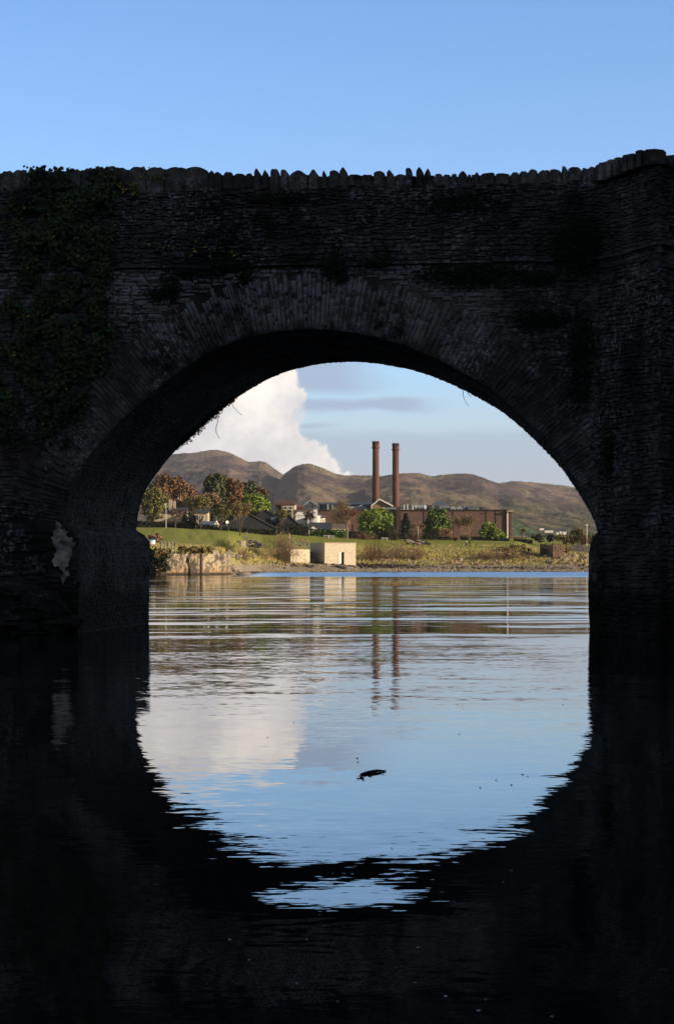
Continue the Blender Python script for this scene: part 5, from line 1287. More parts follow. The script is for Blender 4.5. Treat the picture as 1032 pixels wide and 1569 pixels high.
# ---------------------------------------------------------------- quay wall on the left
qw = thing('quay_wall', 'old stained stone quay wall at the water edge on the left', 'wall', (X(300, 312), 312, -1))
mb = MB(); n = 40; pts_b = []; 
for (pa, pb, Ya, Yb) in ((238, 310, 309, 313), (310.8, 345, 313, 318)):
    rows = []
    for i in range(n + 1):
        f_ = i / n; px = pa + (pb - pa) * f_; Y = Ya + (Yb - Ya) * f_; r1 = []
        for j in range(9):
            g_ = j / 8; zt_ = Z(848.5 + (.8 * nz2(px * .2, 0, 3)), Y); z_ = -1.2 + (zt_ + 1.2) * g_
            r1.append((X(px, Y) + (0), Y + .22 * nz2(px * .25, z_ * 1.4, 7) - (.9 * (1 - g_)) * .6, z_))
        r1.append((X(px, Y), Y + 5, zt_)); rows.append(r1)
    vs_ = [v for r1 in rows for v in r1]; m_ = 10; fs_ = []
    for i in range(n):
        for j in range(m_ - 1): fs_.append((i * m_ + j, (i + 1) * m_ + j, (i + 1) * m_ + j + 1, i * m_ + j + 1))
    e0 = len(vs_); vs_ += [(rows[-1][0][0], rows[-1][0][1] + 18, -1.2), (rows[-1][9][0], rows[-1][9][1] + 13, rows[-1][9][2])]
    ll = n * m_; fs_.append((ll, e0, e0 + 1, ll + 9, ll + 8, ll + 7, ll + 6, ll + 5, ll + 4, ll + 3, ll + 2, ll + 1))
    mb.poly(vs_, fs_)
mb.build('wall_face', M['quay'], qw)
mb = MB(); mb.tube([P(307.7, 884, 311), P(307.7, 848, 311)], .16, 6); mb.build('fender_pile', M['weed'], qw)
mb = MB(); lump(mb, P(329, 847.5, 317), (.45, .4, .42), 5); o = mb.build('coping_block', M['cream']); rebase(o, P(329, 850, 317)); tag(o, 'pale loose block sitting on the right end of the quay wall', 'stone block')
# bollards
for i, (px, lab) in enumerate(((247, 'first wooden post from the left above the quay, nearest the bridge pier'), (252.2, 'second post from the left in the row of five above the quay'), (258, 'middle post in the row of five above the quay'), (263.2, 'fourth post from the left in the row above the quay'), (268.7, 'rightmost post of the five above the quay'))):
    Y = 318 - i * .4; mb = MB(); z0 = gz(px, 318) - .3; c = Vector((X(px, Y), Y, z0)); top = Z(829 - .0 + i * .25, Y)
    t_ = thing('bollard', lab, 'bollard', c, 'row of five posts above the quay')
    mb.tube([c, Vector((c.x, c.y, top - .12)), Vector((c.x, c.y, top))], [.1, .1, .07], 10); mb.build('shaft', M['post'], t_)
    mb = MB(); mb.tube([Vector((c.x, c.y, top - .32)), Vector((c.x, c.y, top - .24))], .115, 10); mb.build('collar', M['black'], t_)
# small upturned boat with blue and white cover behind the pier corner
bo = thing('dinghy', 'small blue and white boat standing ashore behind the bridge pier', 'boat', P(231, 838, 316))
mb = MB(); n_ = 9; vs_ = []
for i in range(n_):
    f_ = i / (n_ - 1); w_ = math.sin(math.pi * min(.97, .06 + f_ * .7)) * .75; x_ = X(222, 316) + f_ * 1.6
    for (dy, dz) in ((-w_, .95), (-w_ * .85, .4), (0, .12 + .25 * f_ ** 3), (w_ * .85, .4), (w_, .95)): vs_.append((x_, 316 + dy, Z(839, 316) + dz + .15 * f_ ** 2))
fs_ = [(i * 5 + j, (i + 1) * 5 + j, (i + 1) * 5 + j + 1, i * 5 + j + 1) for i in range(n_ - 1) for j in range(4)]
mb.poly(vs_, fs_); mb.build('hull', M['white'], bo)
mb = MB(); mb.poly([vs_[i * 5] for i in range(n_)] + [(v[0], 316, v[2] + .22) for v in [vs_[i * 5] for i in range(n_)]] + [vs_[i * 5 + 4] for i in range(n_)], [(i, i + 1, n_ + i + 1, n_ + i) for i in range(n_ - 1)] + [(n_ + i, n_ + i + 1, 2 * n_ + i + 1, 2 * n_ + i) for i in range(n_ - 1)]); mb.build('cover', M['blue'], bo)

# ---------------------------------------------------------------- ruin, standing stone, other walls
def blockwall(name, label, px0, px1, pyt, pyb, Y, m_, dep=1.2, seed=1, cat='wall', tilt=0.0, grassy=False):
    r_ = random.Random(seed); t_ = thing(name, label, cat, P((px0 + px1) / 2, pyb, Y)); mb = MB(); x0, x1 = X(px0, Y), X(px1, Y); z = Z(pyb, Y) - .6; top = Z(pyt, Y)
    while z < top - .05:
        h = min(r_.uniform(.25, .5), top - z); x = x0
        while x < x1 - .05:
            w_ = min(r_.uniform(.4, 1.1), x1 - x); d = r_.uniform(-.07, .07)
            mb.box(x + .015, x + w_ - .015, Y + d, Y + dep, z + .01, z + h - .01 + (r_.uniform(-.15, .1) if z + h >= top - .05 else 0)); x += w_
        z += h
    mb.build('masonry', M[m_], t_)
    if grassy:
        mb = MB()
        for i in range(int((x1 - x0) * 26)): leafclump(mb, Vector((r_.uniform(x0, x1), Y + r_.uniform(-.1, dep), top + r_.uniform(-.2, .35))), .2, r_)
        mb.build('grass_top', M['reed'], t_)
    return t_
blockwall('ruined_wall', 'dark left side of the ruined stone wall with grass on top', 828, 846, 834.5, 846, 508, 'brick_dark', 3, 3, grassy=True)
blockwall('ruined_wall', 'tall lit tan end of the ruined stone wall on the right bank', 846.5, 863, 834, 851, 503, 'sandstone', 4, 4, grassy=True)
blockwall('boundary_wall', 'grey field wall running to the bridge pier on the right bank', 874, 930, 835, 848, 530, 'rock_grey', .8, 6)
ss = thing('standing_stone', 'upright pale slab on top of the grey rubble heap on the left bank', 'standing stone', P(377.8, 838, 478))
mb = MB(); a = P(377.8, 838, 478); mb.hexa([(a.x - .34, a.y - .2, a.z - .5), (a.x + .36, a.y - .2, a.z - .5), (a.x + .36, a.y + .2, a.z - .5), (a.x - .34, a.y + .2, a.z - .5), (a.x - .30, a.y - .16, Z(815.5, 478)), (a.x + .24, a.y - .16, Z(815, 478)), (a.x + .22, a.y + .16, Z(815, 478)), (a.x - .28, a.y + .16, Z(815.5, 478))]); mb.build('slab', M['rock'], ss)
blk = thing('gate_pillar', 'square pale stone pillar beside the upright slab', 'pillar', P(372, 839, 475)); mb = MB(); wbox(mb, 369.3, 376, 828.5, 842, 475, 1); mb.build('shaft', M['hutstone'], blk)
mb = MB(); wbox(mb, 369, 376.3, 828, 828.5, 474.9, 1.2); mb.build('cap', M['hutstone'], blk)
for (px0, px1, pt, pb, lab, sd_) in ((359, 370, 827, 837, 'grey rubble heap left of the square pillar', 1), (380, 402, 827, 838, 'long grey rubble heap right of the upright slab', 2), (622, 648, 825.5, 833, 'pale rubble slab lying at the lawn edge right of the hut', 3)):
    mb = MB(); r_ = random.Random(sd_); Y = 480 if px0 < 500 else 522
    for i in range(26):
        q = r_.random(); lump(mb, P(px0 + (px1 - px0) * q, pb - (pb - pt) * r_.random() * (1 - abs(q - .35)) , Y + r_.uniform(-.6, .6)), (r_.uniform(.3, .75), .4, r_.uniform(.15, .35)), i + sd_ * 40, 1)
    o = mb.build('rubble_heap', M['rock_grey'] if sd_ < 3 else M['rock']); rebase(o, P((px0 + px1) / 2, pb, Y)); tag(o, lab, 'rubble heap')
mb = MB(); Y = 522; mb.hexa([P(640, 833, Y), P(659, 835, Y), P(658, 835, Y + 2), P(640, 833, Y + 2), P(643, 825.5, Y), P(660, 832.8, Y), P(659, 832.5, Y + 2), P(643, 825.5, Y + 2)]); o = mb.build('concrete_slab', M['navy']); rebase(o, P(650, 833, Y)); tag(o, 'dark tilted slab beside the pale rubble at the lawn edge', 'slab')

# ---------------------------------------------------------------- people
def limbs(name, pts, edges, rad, m_, parent):
    me = bpy.data.meshes.new(name); off = parent_loc(parent); me.from_pydata([tuple(Vector(p)) for p in pts], edges, []); me.materials.append(M[m_])
    o = bpy.data.objects.new(name, me); C.objects.link(o); o.parent = parent
    sk = o.modifiers.new('skin', 'SKIN'); ss_ = o.modifiers.new('sub', 'SUBSURF'); ss_.levels = ss_.render_levels = 1
    lay = me.skin_vertices[0].data if me.skin_vertices else None
    if lay is None:
        bpy.context.view_layer.objects.active = o; bpy.ops.object.mode_set(mode='OBJECT'); lay = me.skin_vertices[0].data
    for i, r_ in enumerate(rad): lay[i].radius = (r_, r_ * .85)
    lay[0].use_root = True; return o
def person(px, Y, top, label, jm, tm, face=1.0, stride=.22, arm=.1, scale=1.0, base=None):
    z0 = base if base is not None else gz(px, Y); H = Z(top, Y) - z0; s = H / 1.75
    th = thing('person', label, 'person', (X(px, Y), Y, z0))
    st, f_ = stride, face
    J = dict(pel=(0, 0, .95), ch=(0, 0, 1.25), nk=(0, 0, 1.47), hd=(.02 * f_, 0, 1.56), tp=(.02 * f_, 0, 1.70), ls=(0, .17, 1.42), rs=(0, -.17, 1.42), le=(-arm * f_, .22, 1.15), re=(arm * f_, -.22, 1.15), lh=(-arm * .6 * f_, .2, .9), rh=(arm * 2 * f_, -.2, .92),
             lk=(st * .6 * f_, .1, .5), rk=(-st * .2 * f_, -.1, .5), lf=(st * f_, .1, .06), rf=(-st * f_, -.1, .08), lt=(st * f_ + .16 * f_, .1, .03), rt=(-st * f_ + .15 * f_, -.1, .03), lhip=(0, .1, .9), rhip=(0, -.1, .9))
    def mk(name, keys, edges, rad, m_):
        idx = {k: i for i, k in enumerate(keys)}; limbs(name, [tuple(c * s for c in J[k]) for k in keys], [(idx[a], idx[b_]) for a, b_ in edges], [r_ * s for r_ in rad], m_, th)
    mk('body', ['pel', 'ch', 'nk', 'hd', 'tp', 'ls', 'rs', 'le', 're', 'lh', 'rh', 'lhip', 'rhip', 'lk', 'rk', 'lf', 'rf', 'lt', 'rt'],
       [('pel', 'ch'), ('ch', 'nk'), ('nk', 'hd'), ('hd', 'tp'), ('ch', 'ls'), ('ch', 'rs'), ('ls', 'le'), ('rs', 're'), ('le', 'lh'), ('re', 'rh'), ('pel', 'lhip'), ('pel', 'rhip'), ('lhip', 'lk'), ('rhip', 'rk'), ('lk', 'lf'), ('rk', 'rf'), ('lf', 'lt'), ('rf', 'rt')],
       [.13, .14, .055, .10, .085, .06, .06, .045, .045, .035, .035, .09, .09, .06, .06, .045, .045, .035, .035], 'skin')
    mk('jacket', ['pel', 'ch', 'nk', 'ls', 'rs', 'le', 're', 'lh', 'rh'], [('pel', 'ch'), ('ch', 'nk'), ('ch', 'ls'), ('ch', 'rs'), ('ls', 'le'), ('rs', 're'), ('le', 'lh'), ('re', 'rh')], [.18, .19, .09, .09, .09, .07, .07, .055, .055], jm)
    mk('trousers', ['pel', 'lhip', 'rhip', 'lk', 'rk', 'lf', 'rf'], [('pel', 'lhip'), ('pel', 'rhip'), ('lhip', 'lk'), ('rhip', 'rk'), ('lk', 'lf'), ('rk', 'rf')], [.16, .11, .11, .085, .085, .065, .065], tm)
    J['h2'] = (.0, 0, 1.66); J['h3'] = (.0, 0, 1.74); mk('hair', ['h2', 'h3'], [('h2', 'h3')], [.105, .08], 'hairb')
    return th
person(714, 522, 827.2, 'person in a pale blue top and dark trousers walking on the lawn', 'blueW', 'denim', 1)
person(718.6, 522.6, 826.8, 'person in a black jacket walking beside the one in pale blue', 'black', 'black', 1, .26)
person(463, 499, 825, 'person in an orange red jacket by the terrace railing, left of two', 'red', 'denim', 1, .1)
person(470.6, 499, 825.2, 'person in an orange red jacket leaning next to the stone hut roof', 'red', 'black', -1, .1)
person(443, 520, 815.5, 'person in a pink top standing on the lawn by the hedge', 'pink', 'cream', 1, .12)

# ---------------------------------------------------------------- trees and hedges
PG = 'pines behind the left houses'
leafy_tree(229, 268, 725, 800, 640, 'leaf_rust', 'rusty brown pine nearest the bridge arch on the left', 1500, .5, group=PG, name='pine_tree', blobs=[(248, 752, 15, 22), (240, 745, 9, 14), (258, 742, 9, 14), (250, 735, 8, 9), (262, 760, 10, 14)])
leafy_tree(262, 292, 730, 805, 642, 'leaf_rust', 'rusty brown pine with a narrow top left of centre of the left group', 1300, .5, group=PG, name='pine_tree', blobs=[(276, 762, 12, 26), (270, 745, 7, 14), (283, 750, 7, 14), (272, 736, 5, 8)])
leafy_tree(284, 312, 740, 805, 645, 'leaf_rust', 'lower thin rusty pine standing before the hill gap', 900, .45, group=PG, name='pine_tree', blobs=[(294, 765, 9, 20), (303, 772, 9, 16), (291, 750, 5, 9)])
leafy_tree(313, 347, 724, 808, 620, 'leaf_pine', 'largest dark pine with dense rounded crown', 3000, .5, group=PG, name='pine_tree', blobs=[(328, 752, 15, 23), (322, 742, 9, 15), (335, 736, 11, 12), (329, 731, 9, 7), (343, 755, 10, 16), (320, 768, 8, 12), (338, 772, 12, 10)])
leafy_tree(343, 373, 731, 805, 622, 'leaf_rust', 'orange brown pine joined to the right of the large dark pine', 1900, .48, group=PG, name='pine_tree', blobs=[(357, 757, 13, 16), (352, 741, 10, 10), (364, 748, 8, 12), (350, 770, 11, 10), (366, 764, 6, 10)])
leafy_tree(362, 394, 736, 800, 632, 'leaf_pine', 'dark pine behind the bright green tree', 1600, .48, group=PG, name='pine_tree', blobs=[(376, 753, 13, 13), (368, 744, 8, 8), (384, 748, 8, 9), (392, 760, 7, 8)])
leafy_tree(388, 413, 743, 800, 634, 'leaf_rust', 'small rusty pine at the right end of the pines', 1000, .45, group=PG, name='pine_tree', blobs=[(400, 757, 9, 10), (396, 750, 6, 6), (407, 760, 5, 8), (398, 768, 8, 8)])
leafy_tree(366, 414, 755, 806, 600, 'leaf_green', 'bright green rounded tree above the slate roofs', 3200, .40, blobs=[(390, 774, 17, 15), (380, 768, 10, 9), (395, 762, 10, 7), (404, 776, 9, 11), (374, 780, 8, 10), (390, 785, 20, 9)])
leafy_tree(216, 254, 745, 812, 535, 'leaf_olive', 'yellow green tree on the lawn edge by the bridge pier', 1900, .34, blobs=[(234, 768, 15, 18), (226, 760, 9, 12), (240, 757, 9, 11), (246, 775, 8, 14), (222, 780, 8, 12), (236, 790, 12, 9)])
TG = 'thin leafed trees along the left hedge'
bare_tree(254, 281, 776, 520, 'twig_pink', 'pinkish bare blossom tree beside the thin pole', 5, leaves='twig_pink', nl=500, s=.16, group=TG, trunkpx=268, stem=.2)
bare_tree(284, 330, 757, 520, 'twig_olive', 'large bare tree with olive twigs in front of the cream house', 5, leaves='leaf_olive', nl=2200, s=.17, group=TG, trunkpx=307, stem=.2)
bare_tree(322, 352, 772, 525, 'twig_olive', 'bare olive tree under the largest pine', 5, leaves='leaf_olive', nl=1400, s=.17, group=TG, trunkpx=337, stem=.2)
bare_tree(347, 383, 768, 518, 'twig_brown', 'brown bare tree in front of the dark slate house', 5, leaves='leaf_gold', nl=1400, s=.17, group=TG, trunkpx=367, stem=.2)
bare_tree(420, 446, 778, 565, 'twig_olive', 'slim olive bare tree before the terrace block', 4, leaves='leaf_olive', nl=600, s=.2, group=TG, trunkpx=431, stem=.35)
bare_tree(462, 480, 783, 575, 'twig_brown', 'dark thin tree covering the left half of the white house', 4, leaves='leaf_dark', nl=500, s=.22, group=TG, trunkpx=471)
for (a, b_, pt, Y_, tw_, lf_, lab) in ((214, 262, 752, 600, 'twig_olive', 'leaf_olive', 'bare olive tree leftmost of the row behind the cream house'), (262, 300, 762, 606, 'twig_brown', 'twig_tan', 'bare brown tree just behind the twin chimneys'),
        (296, 336, 755, 602, 'twig_olive', 'twig_tan', 'bare tan tree behind the garden cabin'), (322, 358, 768, 604, 'twig_tan', 'leaf_olive', 'bare pale tree behind the satellite dish'), (352, 392, 770, 598, 'twig_olive', 'leaf_olive', 'bare olive tree behind the large slate house')):
    bare_tree(a, b_, pt, Y_, tw_, lab, 5, leaves=lf_, nl=4200, s=.24, group='bare trees behind the left houses', minr=.025)
shrub(277, 303, 785, 812, 530, 'leaf_dark', 'dark round bush between the pinkish tree and the cream house', 900, .3, blobs=[(284, 797, 7, 10), (296, 799, 8, 11), (290, 790, 5, 5)])
bare_tree(513, 549, 776, 548, 'twig_brown', 'brown bare tree with pale trunk in front of the factory', 6, barkm='bark_pale', trunkpx=531.5, stem=.42, rad=.26, minr=.028, leaves='twig_brown', nl=900, s=.14)
wispy(512, 533, 758, 812, 600, 'twig_tan', 'pale upright poplar rising above the factory roof', 700, name='poplar_tree', w_=.05)['category'] = 'tree'
leafy_tree(549, 603, 778, 822, 560, 'leaf_green', 'broad bright green round tree in front of the factory', 5200, .33, barkm='bark', crown_bottom=818, blobs=[(576, 797, 22, 15), (563, 790, 11, 9), (580, 785, 13, 7), (592, 797, 10, 12), (558, 803, 9, 10), (576, 808, 23, 9), (569, 782, 6, 4)])
bare_tree(549, 562, 782, 575, 'twig_brown', 'thin brown tree against the left side of the broad green tree', 4, leaves='leaf_mid', nl=200, s=.2, trunkpx=556)
# conifer with tiers
ct = thing('conifer_tree', 'dark tiered conifer in front of the dark stair tower', 'tree', (X(621.5, 556), 556, gz(621.5, 556)))
mb = MB(); mb.tube([(X(621.5, 556), 556, gz(621, 556) - .2), (X(621.5, 556), 556, Z(784, 556))], [.25, .06], 7); mb.build('trunk', M['bark_pale'], ct)
mb = MB(); rr = random.Random(5)
for i in range(34):
    q = i / 33; py = 787 + q * 33; w_ = (3.2 + 9.5 * q ** .7) * rr.uniform(.75, 1.1); 
    for j in range(5):
        a_ = rr.uniform(0, 6.28); L_ = w_ * 556 / F
        for k in range(9):
            f_ = (k + 1) / 9; p = P(621.5, py, 556) + Vector((math.cos(a_) * L_ * f_, math.sin(a_) * L_ * f_, -.25 * f_ + rr.gauss(0, .08))); leafclump(mb, p, .22 + .16 * (1 - f_), rr, 1.5)
mb.build('crown', M['leaf_conifer'], ct)
leafy_tree(648, 692, 777, 822, 565, 'leaf_mid', 'green spring tree in front of the factory right of the conifer', 3600, .34, crown_bottom=820, blobs=[(668, 800, 15, 18), (664, 788, 9, 9), (676, 790, 9, 10), (656, 806, 8, 12), (682, 803, 9, 12), (668, 781, 4, 5), (670, 813, 19, 7)])
bare_tree(693, 738, 785, 556, 'twig_tan', 'wide bare tan tree against the brown factory wall', 6, multi=5, trunkpx=713, stem=.1, minr=.024, rad=.16, spread=.42)
leafy_tree(735, 776, 801, 827, 556, 'leaf_green', 'light green shrubby tree sloping down at the factory corner', 2300, .3, crown_bottom=827, blobs=[(746, 812, 10, 10), (752, 808, 8, 7), (760, 818, 11, 7), (770, 822, 6, 4), (742, 818, 8, 8)])
bare_tree(628, 650, 800, 552, 'twig_brown', 'low brown bare tree between the conifer and the green spring tree', 4, leaves='twig_brown', nl=300, s=.16, trunkpx=640)
# hedges
def hedge(pts, h, Y, m_, label, sd_=1, thick=1.2, dens=60, s=.22):
    """pts: (px, foot py); follows the ground"""
    r_ = random.Random(sd_); mb = MB(); k = Y / F
    for (a, fa), (b_, fb) in zip(pts[:-1], pts[1:]):
        L_ = abs(X(b_, Y) - X(a, Y)); 
        for i in range(int(L_ * dens)):
            q = r_.random(); px = a + (b_ - a) * q; x_ = X(px, Y); zt_ = (fa + (fb - fa) * q); hh = h * (1 + .12 * nz2(px * .25, sd_, 2))
            side = r_.random()
            if side < .45: p = Vector((x_, Y - thick / 2 + r_.gauss(0, .06), Z(zt_, Y) + r_.uniform(0, hh)))
            elif side < .8: p = Vector((x_, Y + r_.uniform(-thick / 2, thick / 2), Z(zt_, Y) + hh + r_.gauss(0, .07)))
            else: p = Vector((x_, Y + r_.uniform(-thick / 2, thick / 2), Z(zt_, Y) + r_.uniform(0, hh)))
            leafclump(mb, p, s * r_.uniform(.6, 1.2), r_)
        # woody core so no light passes
        zz = Z(fa, Y), Z(fb, Y); mb.hexa([(X(a, Y), Y - thick * .35, zz[0] - .3), (X(b_, Y), Y - thick * .35, zz[1] - .3), (X(b_, Y), Y + thick * .35, zz[1] - .3), (X(a, Y), Y + thick * .35, zz[0] - .3),
                                   (X(a, Y), Y - thick * .35, zz[0] + h * .85), (X(b_, Y), Y - thick * .35, zz[1] + h * .85), (X(b_, Y), Y + thick * .35, zz[1] + h * .85), (X(a, Y), Y + thick * .35, zz[0] + h * .85)])
    o = mb.build('hedge', M[m_]); pm = pts[0]; rebase(o, P(pm[0], pm[1], Y)); tag(o, label, 'hedge')
hedge([(195, 808), (262, 809.5), (300, 811)], 1.5, 528, 'leaf_dark', 'long dark clipped hedge at the back of the left lawn', 1)
hedge([(301, 812), (350, 816)], 1.4, 532, 'leaf_dark', 'dark clipped hedge below the garden cabin', 2)
hedge([(351, 816), (395, 819), (424, 820)], 1.3, 538, 'leaf_dark', 'dark hedge in front of the large dark slate house', 3)
hedge([(425, 820.5), (473, 822)], 3.0, 545, 'leaf_dark', 'tall dark hedge between the slate houses and the white house', 4)
hedge([(474, 823), (530, 824.5)], 1.9, 550, 'leaf_mid', 'loose dark green hedge below the white bungalow', 5, s=.3)
hedge([(531, 825), (600, 826)], 1.7, 552, 'leaf_dark', 'dark hedge below the broad green tree', 6)
hedge([(601, 826), (645, 827)], 1.3, 553, 'leaf_dark', 'dark hedge at the foot of the conifer', 7)
hedge([(646, 827), (690, 827.5)], 1.3, 555, 'leaf_dark', 'dark hedge at the foot of the green spring tree', 8)
hedge([(705, 828), (735, 829), (780, 831)], .95, 556, 'leaf_conifer', 'low dark hedge under the factory corner', 9)
hedge([(786, 832), (815, 834)], 1.1, 560, 'leaf_dark', 'low dark hedge under the palm', 10)
hedge([(672, 820.5), (692.5, 821)], 1.7, 549, 'leaf_tan', 'block shaped pinkish brown beech hedge by the green spring tree', 11, 2.5)
shrub(690, 706, 821, 829, 550, 'leaf_tan', 'low rounded tan shrub right of the beech hedge', 260, .22)
shrub(713, 724, 821.5, 828, 548, 'leaf_olive', 'small yellow green shrub behind the walking pair', 220, .2)
shrub(552, 580, 812, 825, 551, 'leaf_mid', 'green underbush left below the broad green tree', 400, .26)
wispy(545, 572, 812, 828, 545, 'twig_brown', 'brown twiggy shrub in front of the hedge below the broad green tree', 160)
wispy(626, 642, 806, 830, 545, 'twig_brown', 'brown twiggy shrub right of the conifer', 160)
wispy(598, 610, 808, 830, 548, 'twig_olive', 'olive twiggy shrub left of the conifer', 160, leaves='leaf_olive', nl=300)
# right-hand bushes
shrub(816, 836, 817.5, 832, 560, 'leaf_dark', 'dark gorse bush leftmost of three by the ruin', 620, .28, group='dark gorse bushes')
shrub(835, 850, 817.5, 830, 563, 'leaf_dark', 'small dark gorse bush in the middle of three by the ruin', 450, .28, group='dark gorse bushes')
shrub(848, 874, 817, 834, 556, 'leaf_olive', 'wide olive gorse bush directly behind the ruin', 900, .28, group='dark gorse bushes')
leafy_tree(872, 896, 808, 834, 552, 'leaf_olive', 'olive brown round tree left of the tall lamp post', 1500, .28, crown_bottom=832, blobs=[(883, 819, 9, 9), (878, 825, 7, 8), (890, 823, 7, 10), (886, 814, 6, 5)])
leafy_tree(893, 915, 815, 836, 550, 'leaf_mid', 'dark green tree right of the tall lamp post by the pier', 1100, .28, crown_bottom=834)
wispy(888, 900, 816, 834, 545, 'leaf_tan', 'reddish twiggy shrub at the foot of the tall lamp post', 260)
shrub(863, 874, 833, 846, 506, 'leaf_gold', 'golden grassy bush at the right end of the ruin', 350, .2)
for (a, b_, t_, bb, lab) in ((226, 262, 776, 808, 'dark undergrowth below the pine nearest the bridge'), (262, 300, 778, 808, 'dark undergrowth behind the twin chimneys'), (300, 340, 774, 808, 'dark undergrowth left under the large dark pine'), (338, 380, 776, 806, 'dark undergrowth right under the large dark pine'), (378, 416, 778, 804, 'dark undergrowth behind the bright green tree')):
    shrub(a, b_, t_, bb, 628, 'leaf_pine' if a > 290 else 'leaf_olive', lab, 1500, .42, group='undergrowth below the pines')
# palm
pt_ = thing('palm_tree', 'small cabbage palm standing alone right of the factory', 'tree', (X(801.3, 575), 575, gz(801, 575)))
mb = MB(); mb.tube([(X(801.3, 575), 575, gz(801, 575) - .2), (X(801.0, 575), 575, Z(812, 575))], [.28, .2], 7); mb.build('trunk', M['bark_pale'], pt_)
mb = MB(); rr = random.Random(8); c0 = P(801, 812.5, 575)
for i in range(110):
    d = Vector((rr.gauss(0, 1), rr.gauss(0, 1), rr.gauss(.25, .8))).normalized(); s_ = d.cross(Vector((0, 0, 1))).normalized() * .07; e = c0 + d * rr.uniform(.6, .95) - Vector((0, 0, .12))
    mb.quad(c0 - s_, c0 + s_, c0.lerp(e, .6) + s_ * .9 + Vector((0, 0, .08)), e, c0.lerp(e, .6) - s_ * .9 + Vector((0, 0, .08)))
mb.build('crown', M['leaf_olive'], pt_)
# bank shrubs on the water side
wispy(416, 452, 808, 864, 476, 'twig_tan', 'tall tan twiggy shrub left of the terrace wall', 420, w_=.03, leaves='leaf_tan', nl=300)
wispy(556, 592, 824, 862, 494, 'twig_brown', 'brown twiggy shrub on the bank right of the hut', 300)
wispy(592, 625, 826, 862, 497, 'twig_tan', 'pale twiggy shrub on the bank between hut and rubble slab', 260, leaves='leaf_gold', nl=400)
wispy(628, 650, 832, 862, 497, 'twig_tan', 'pale twiggy shrub below the pale rubble slab', 200, leaves='leaf_gold', nl=300)
wispy(752, 800, 836, 866, 500, 'twig_brown', 'wide brown bramble thicket on the bank below the factory corner', 420, leaves='leaf_olive', nl=900)
wispy(724, 756, 842, 866, 499, 'twig_brown', 'low brown bramble thicket left of the wide one', 220, leaves='leaf_olive', nl=500)
shrub(742, 812, 832, 856, 512, 'leaf_gold', 'broad brown grassy hummock above the bramble thicket', 900, .22, blobs=[(770, 842, 16, 6), (790, 838, 15, 6), (805, 842, 10, 6)])
wispy(327, 356, 822, 852, 372, 'reed', 'pale green willow clump behind the quay end', 520, w_=.03)
wispy(380, 400, 834, 856, 470, 'reed', 'pale reeds below the grey rubble heap', 260)
wispy(358, 382, 838, 862, 440, 'twig_tan', 'pale dry stalks between quay end and shingle', 260, leaves='leaf_gold', nl=200)
shrub(226, 250, 815, 840, 330, 'leaf_tan', 'pinkish tan bush behind the boat by the pier', 900, .16, blobs=[(238, 826, 9, 8), (231, 822, 6, 6), (243, 824, 6, 7)])
shrub(228, 268, 836, 884, 308, 'leaf_dark', 'large dark bush overhanging the water left of the quay wall', 3200, .17, blobs=[(243, 854, 18, 14), (255, 848, 10, 10), (236, 866, 14, 12), (248, 868, 13, 10), (236, 845, 10, 7)])
shrub(236, 262, 838, 856, 306, 'leaf_gold', 'golden brown top growth on the large dark waterside bush', 500, .13, blobs=[(243, 847, 11, 8), (255, 846, 8, 7)])
shrub(270, 330, 834, 848, 330, 'leaf_gold', 'low golden brown scrub along the top of the quay wall', 1500, .16, blobs=[(280, 841, 9, 5), (295, 842, 10, 5), (310, 842, 9, 5), (322, 841, 8, 5)])
# rough grass on the bank: uncountable
rg = random.Random(77); mb = MB()
n_ = 0
while n_ < 26000:
    px = rg.uniform(205, 925); Yg = rg.uniform(330, 380) if px < 345 else rg.uniform(440, 528)
    if px < 345:
        if gz(px, Yg) > 5.2: continue
    z_ = gz(px, Yg)
    if z_ < 1.5 or z_ > 6.4: continue
    if 474 < px < 548 and Yg < 497: continue
    if 442 < px < 476 and 485 < Yg < 499: continue
    x_ = X(px, Yg); cl = nz2(x_ * .25, Yg * .25, 3)
    if cl < -.1 and rg.random() < .6: continue
    h_ = rg.uniform(.25, .6) * (1 + .9 * max(0, cl)) * (.55 if z_ > 5 else 1)
    a_ = rg.uniform(0, 3.14); w_ = rg.uniform(.05, .13); dx, dy = math.cos(a_) * w_, math.sin(a_) * w_; lx, ly = rg.gauss(0, .2) * h_, rg.gauss(0, .2) * h_
    i0 = len(mb.v); mb.v += [(x_ - dx, Yg - dy, z_ - .1), (x_ + dx, Yg + dy, z_ - .1), (x_ + lx, Yg + ly, z_ + h_)]; mb.f.append((i0, i0 + 1, i0 + 2)); mb.m.append(0); n_ += 1
o = mb.build('rough_grass', M['grass']); tag(o, 'dry rough grass covering the shore bank', 'grass', kind='stuff')
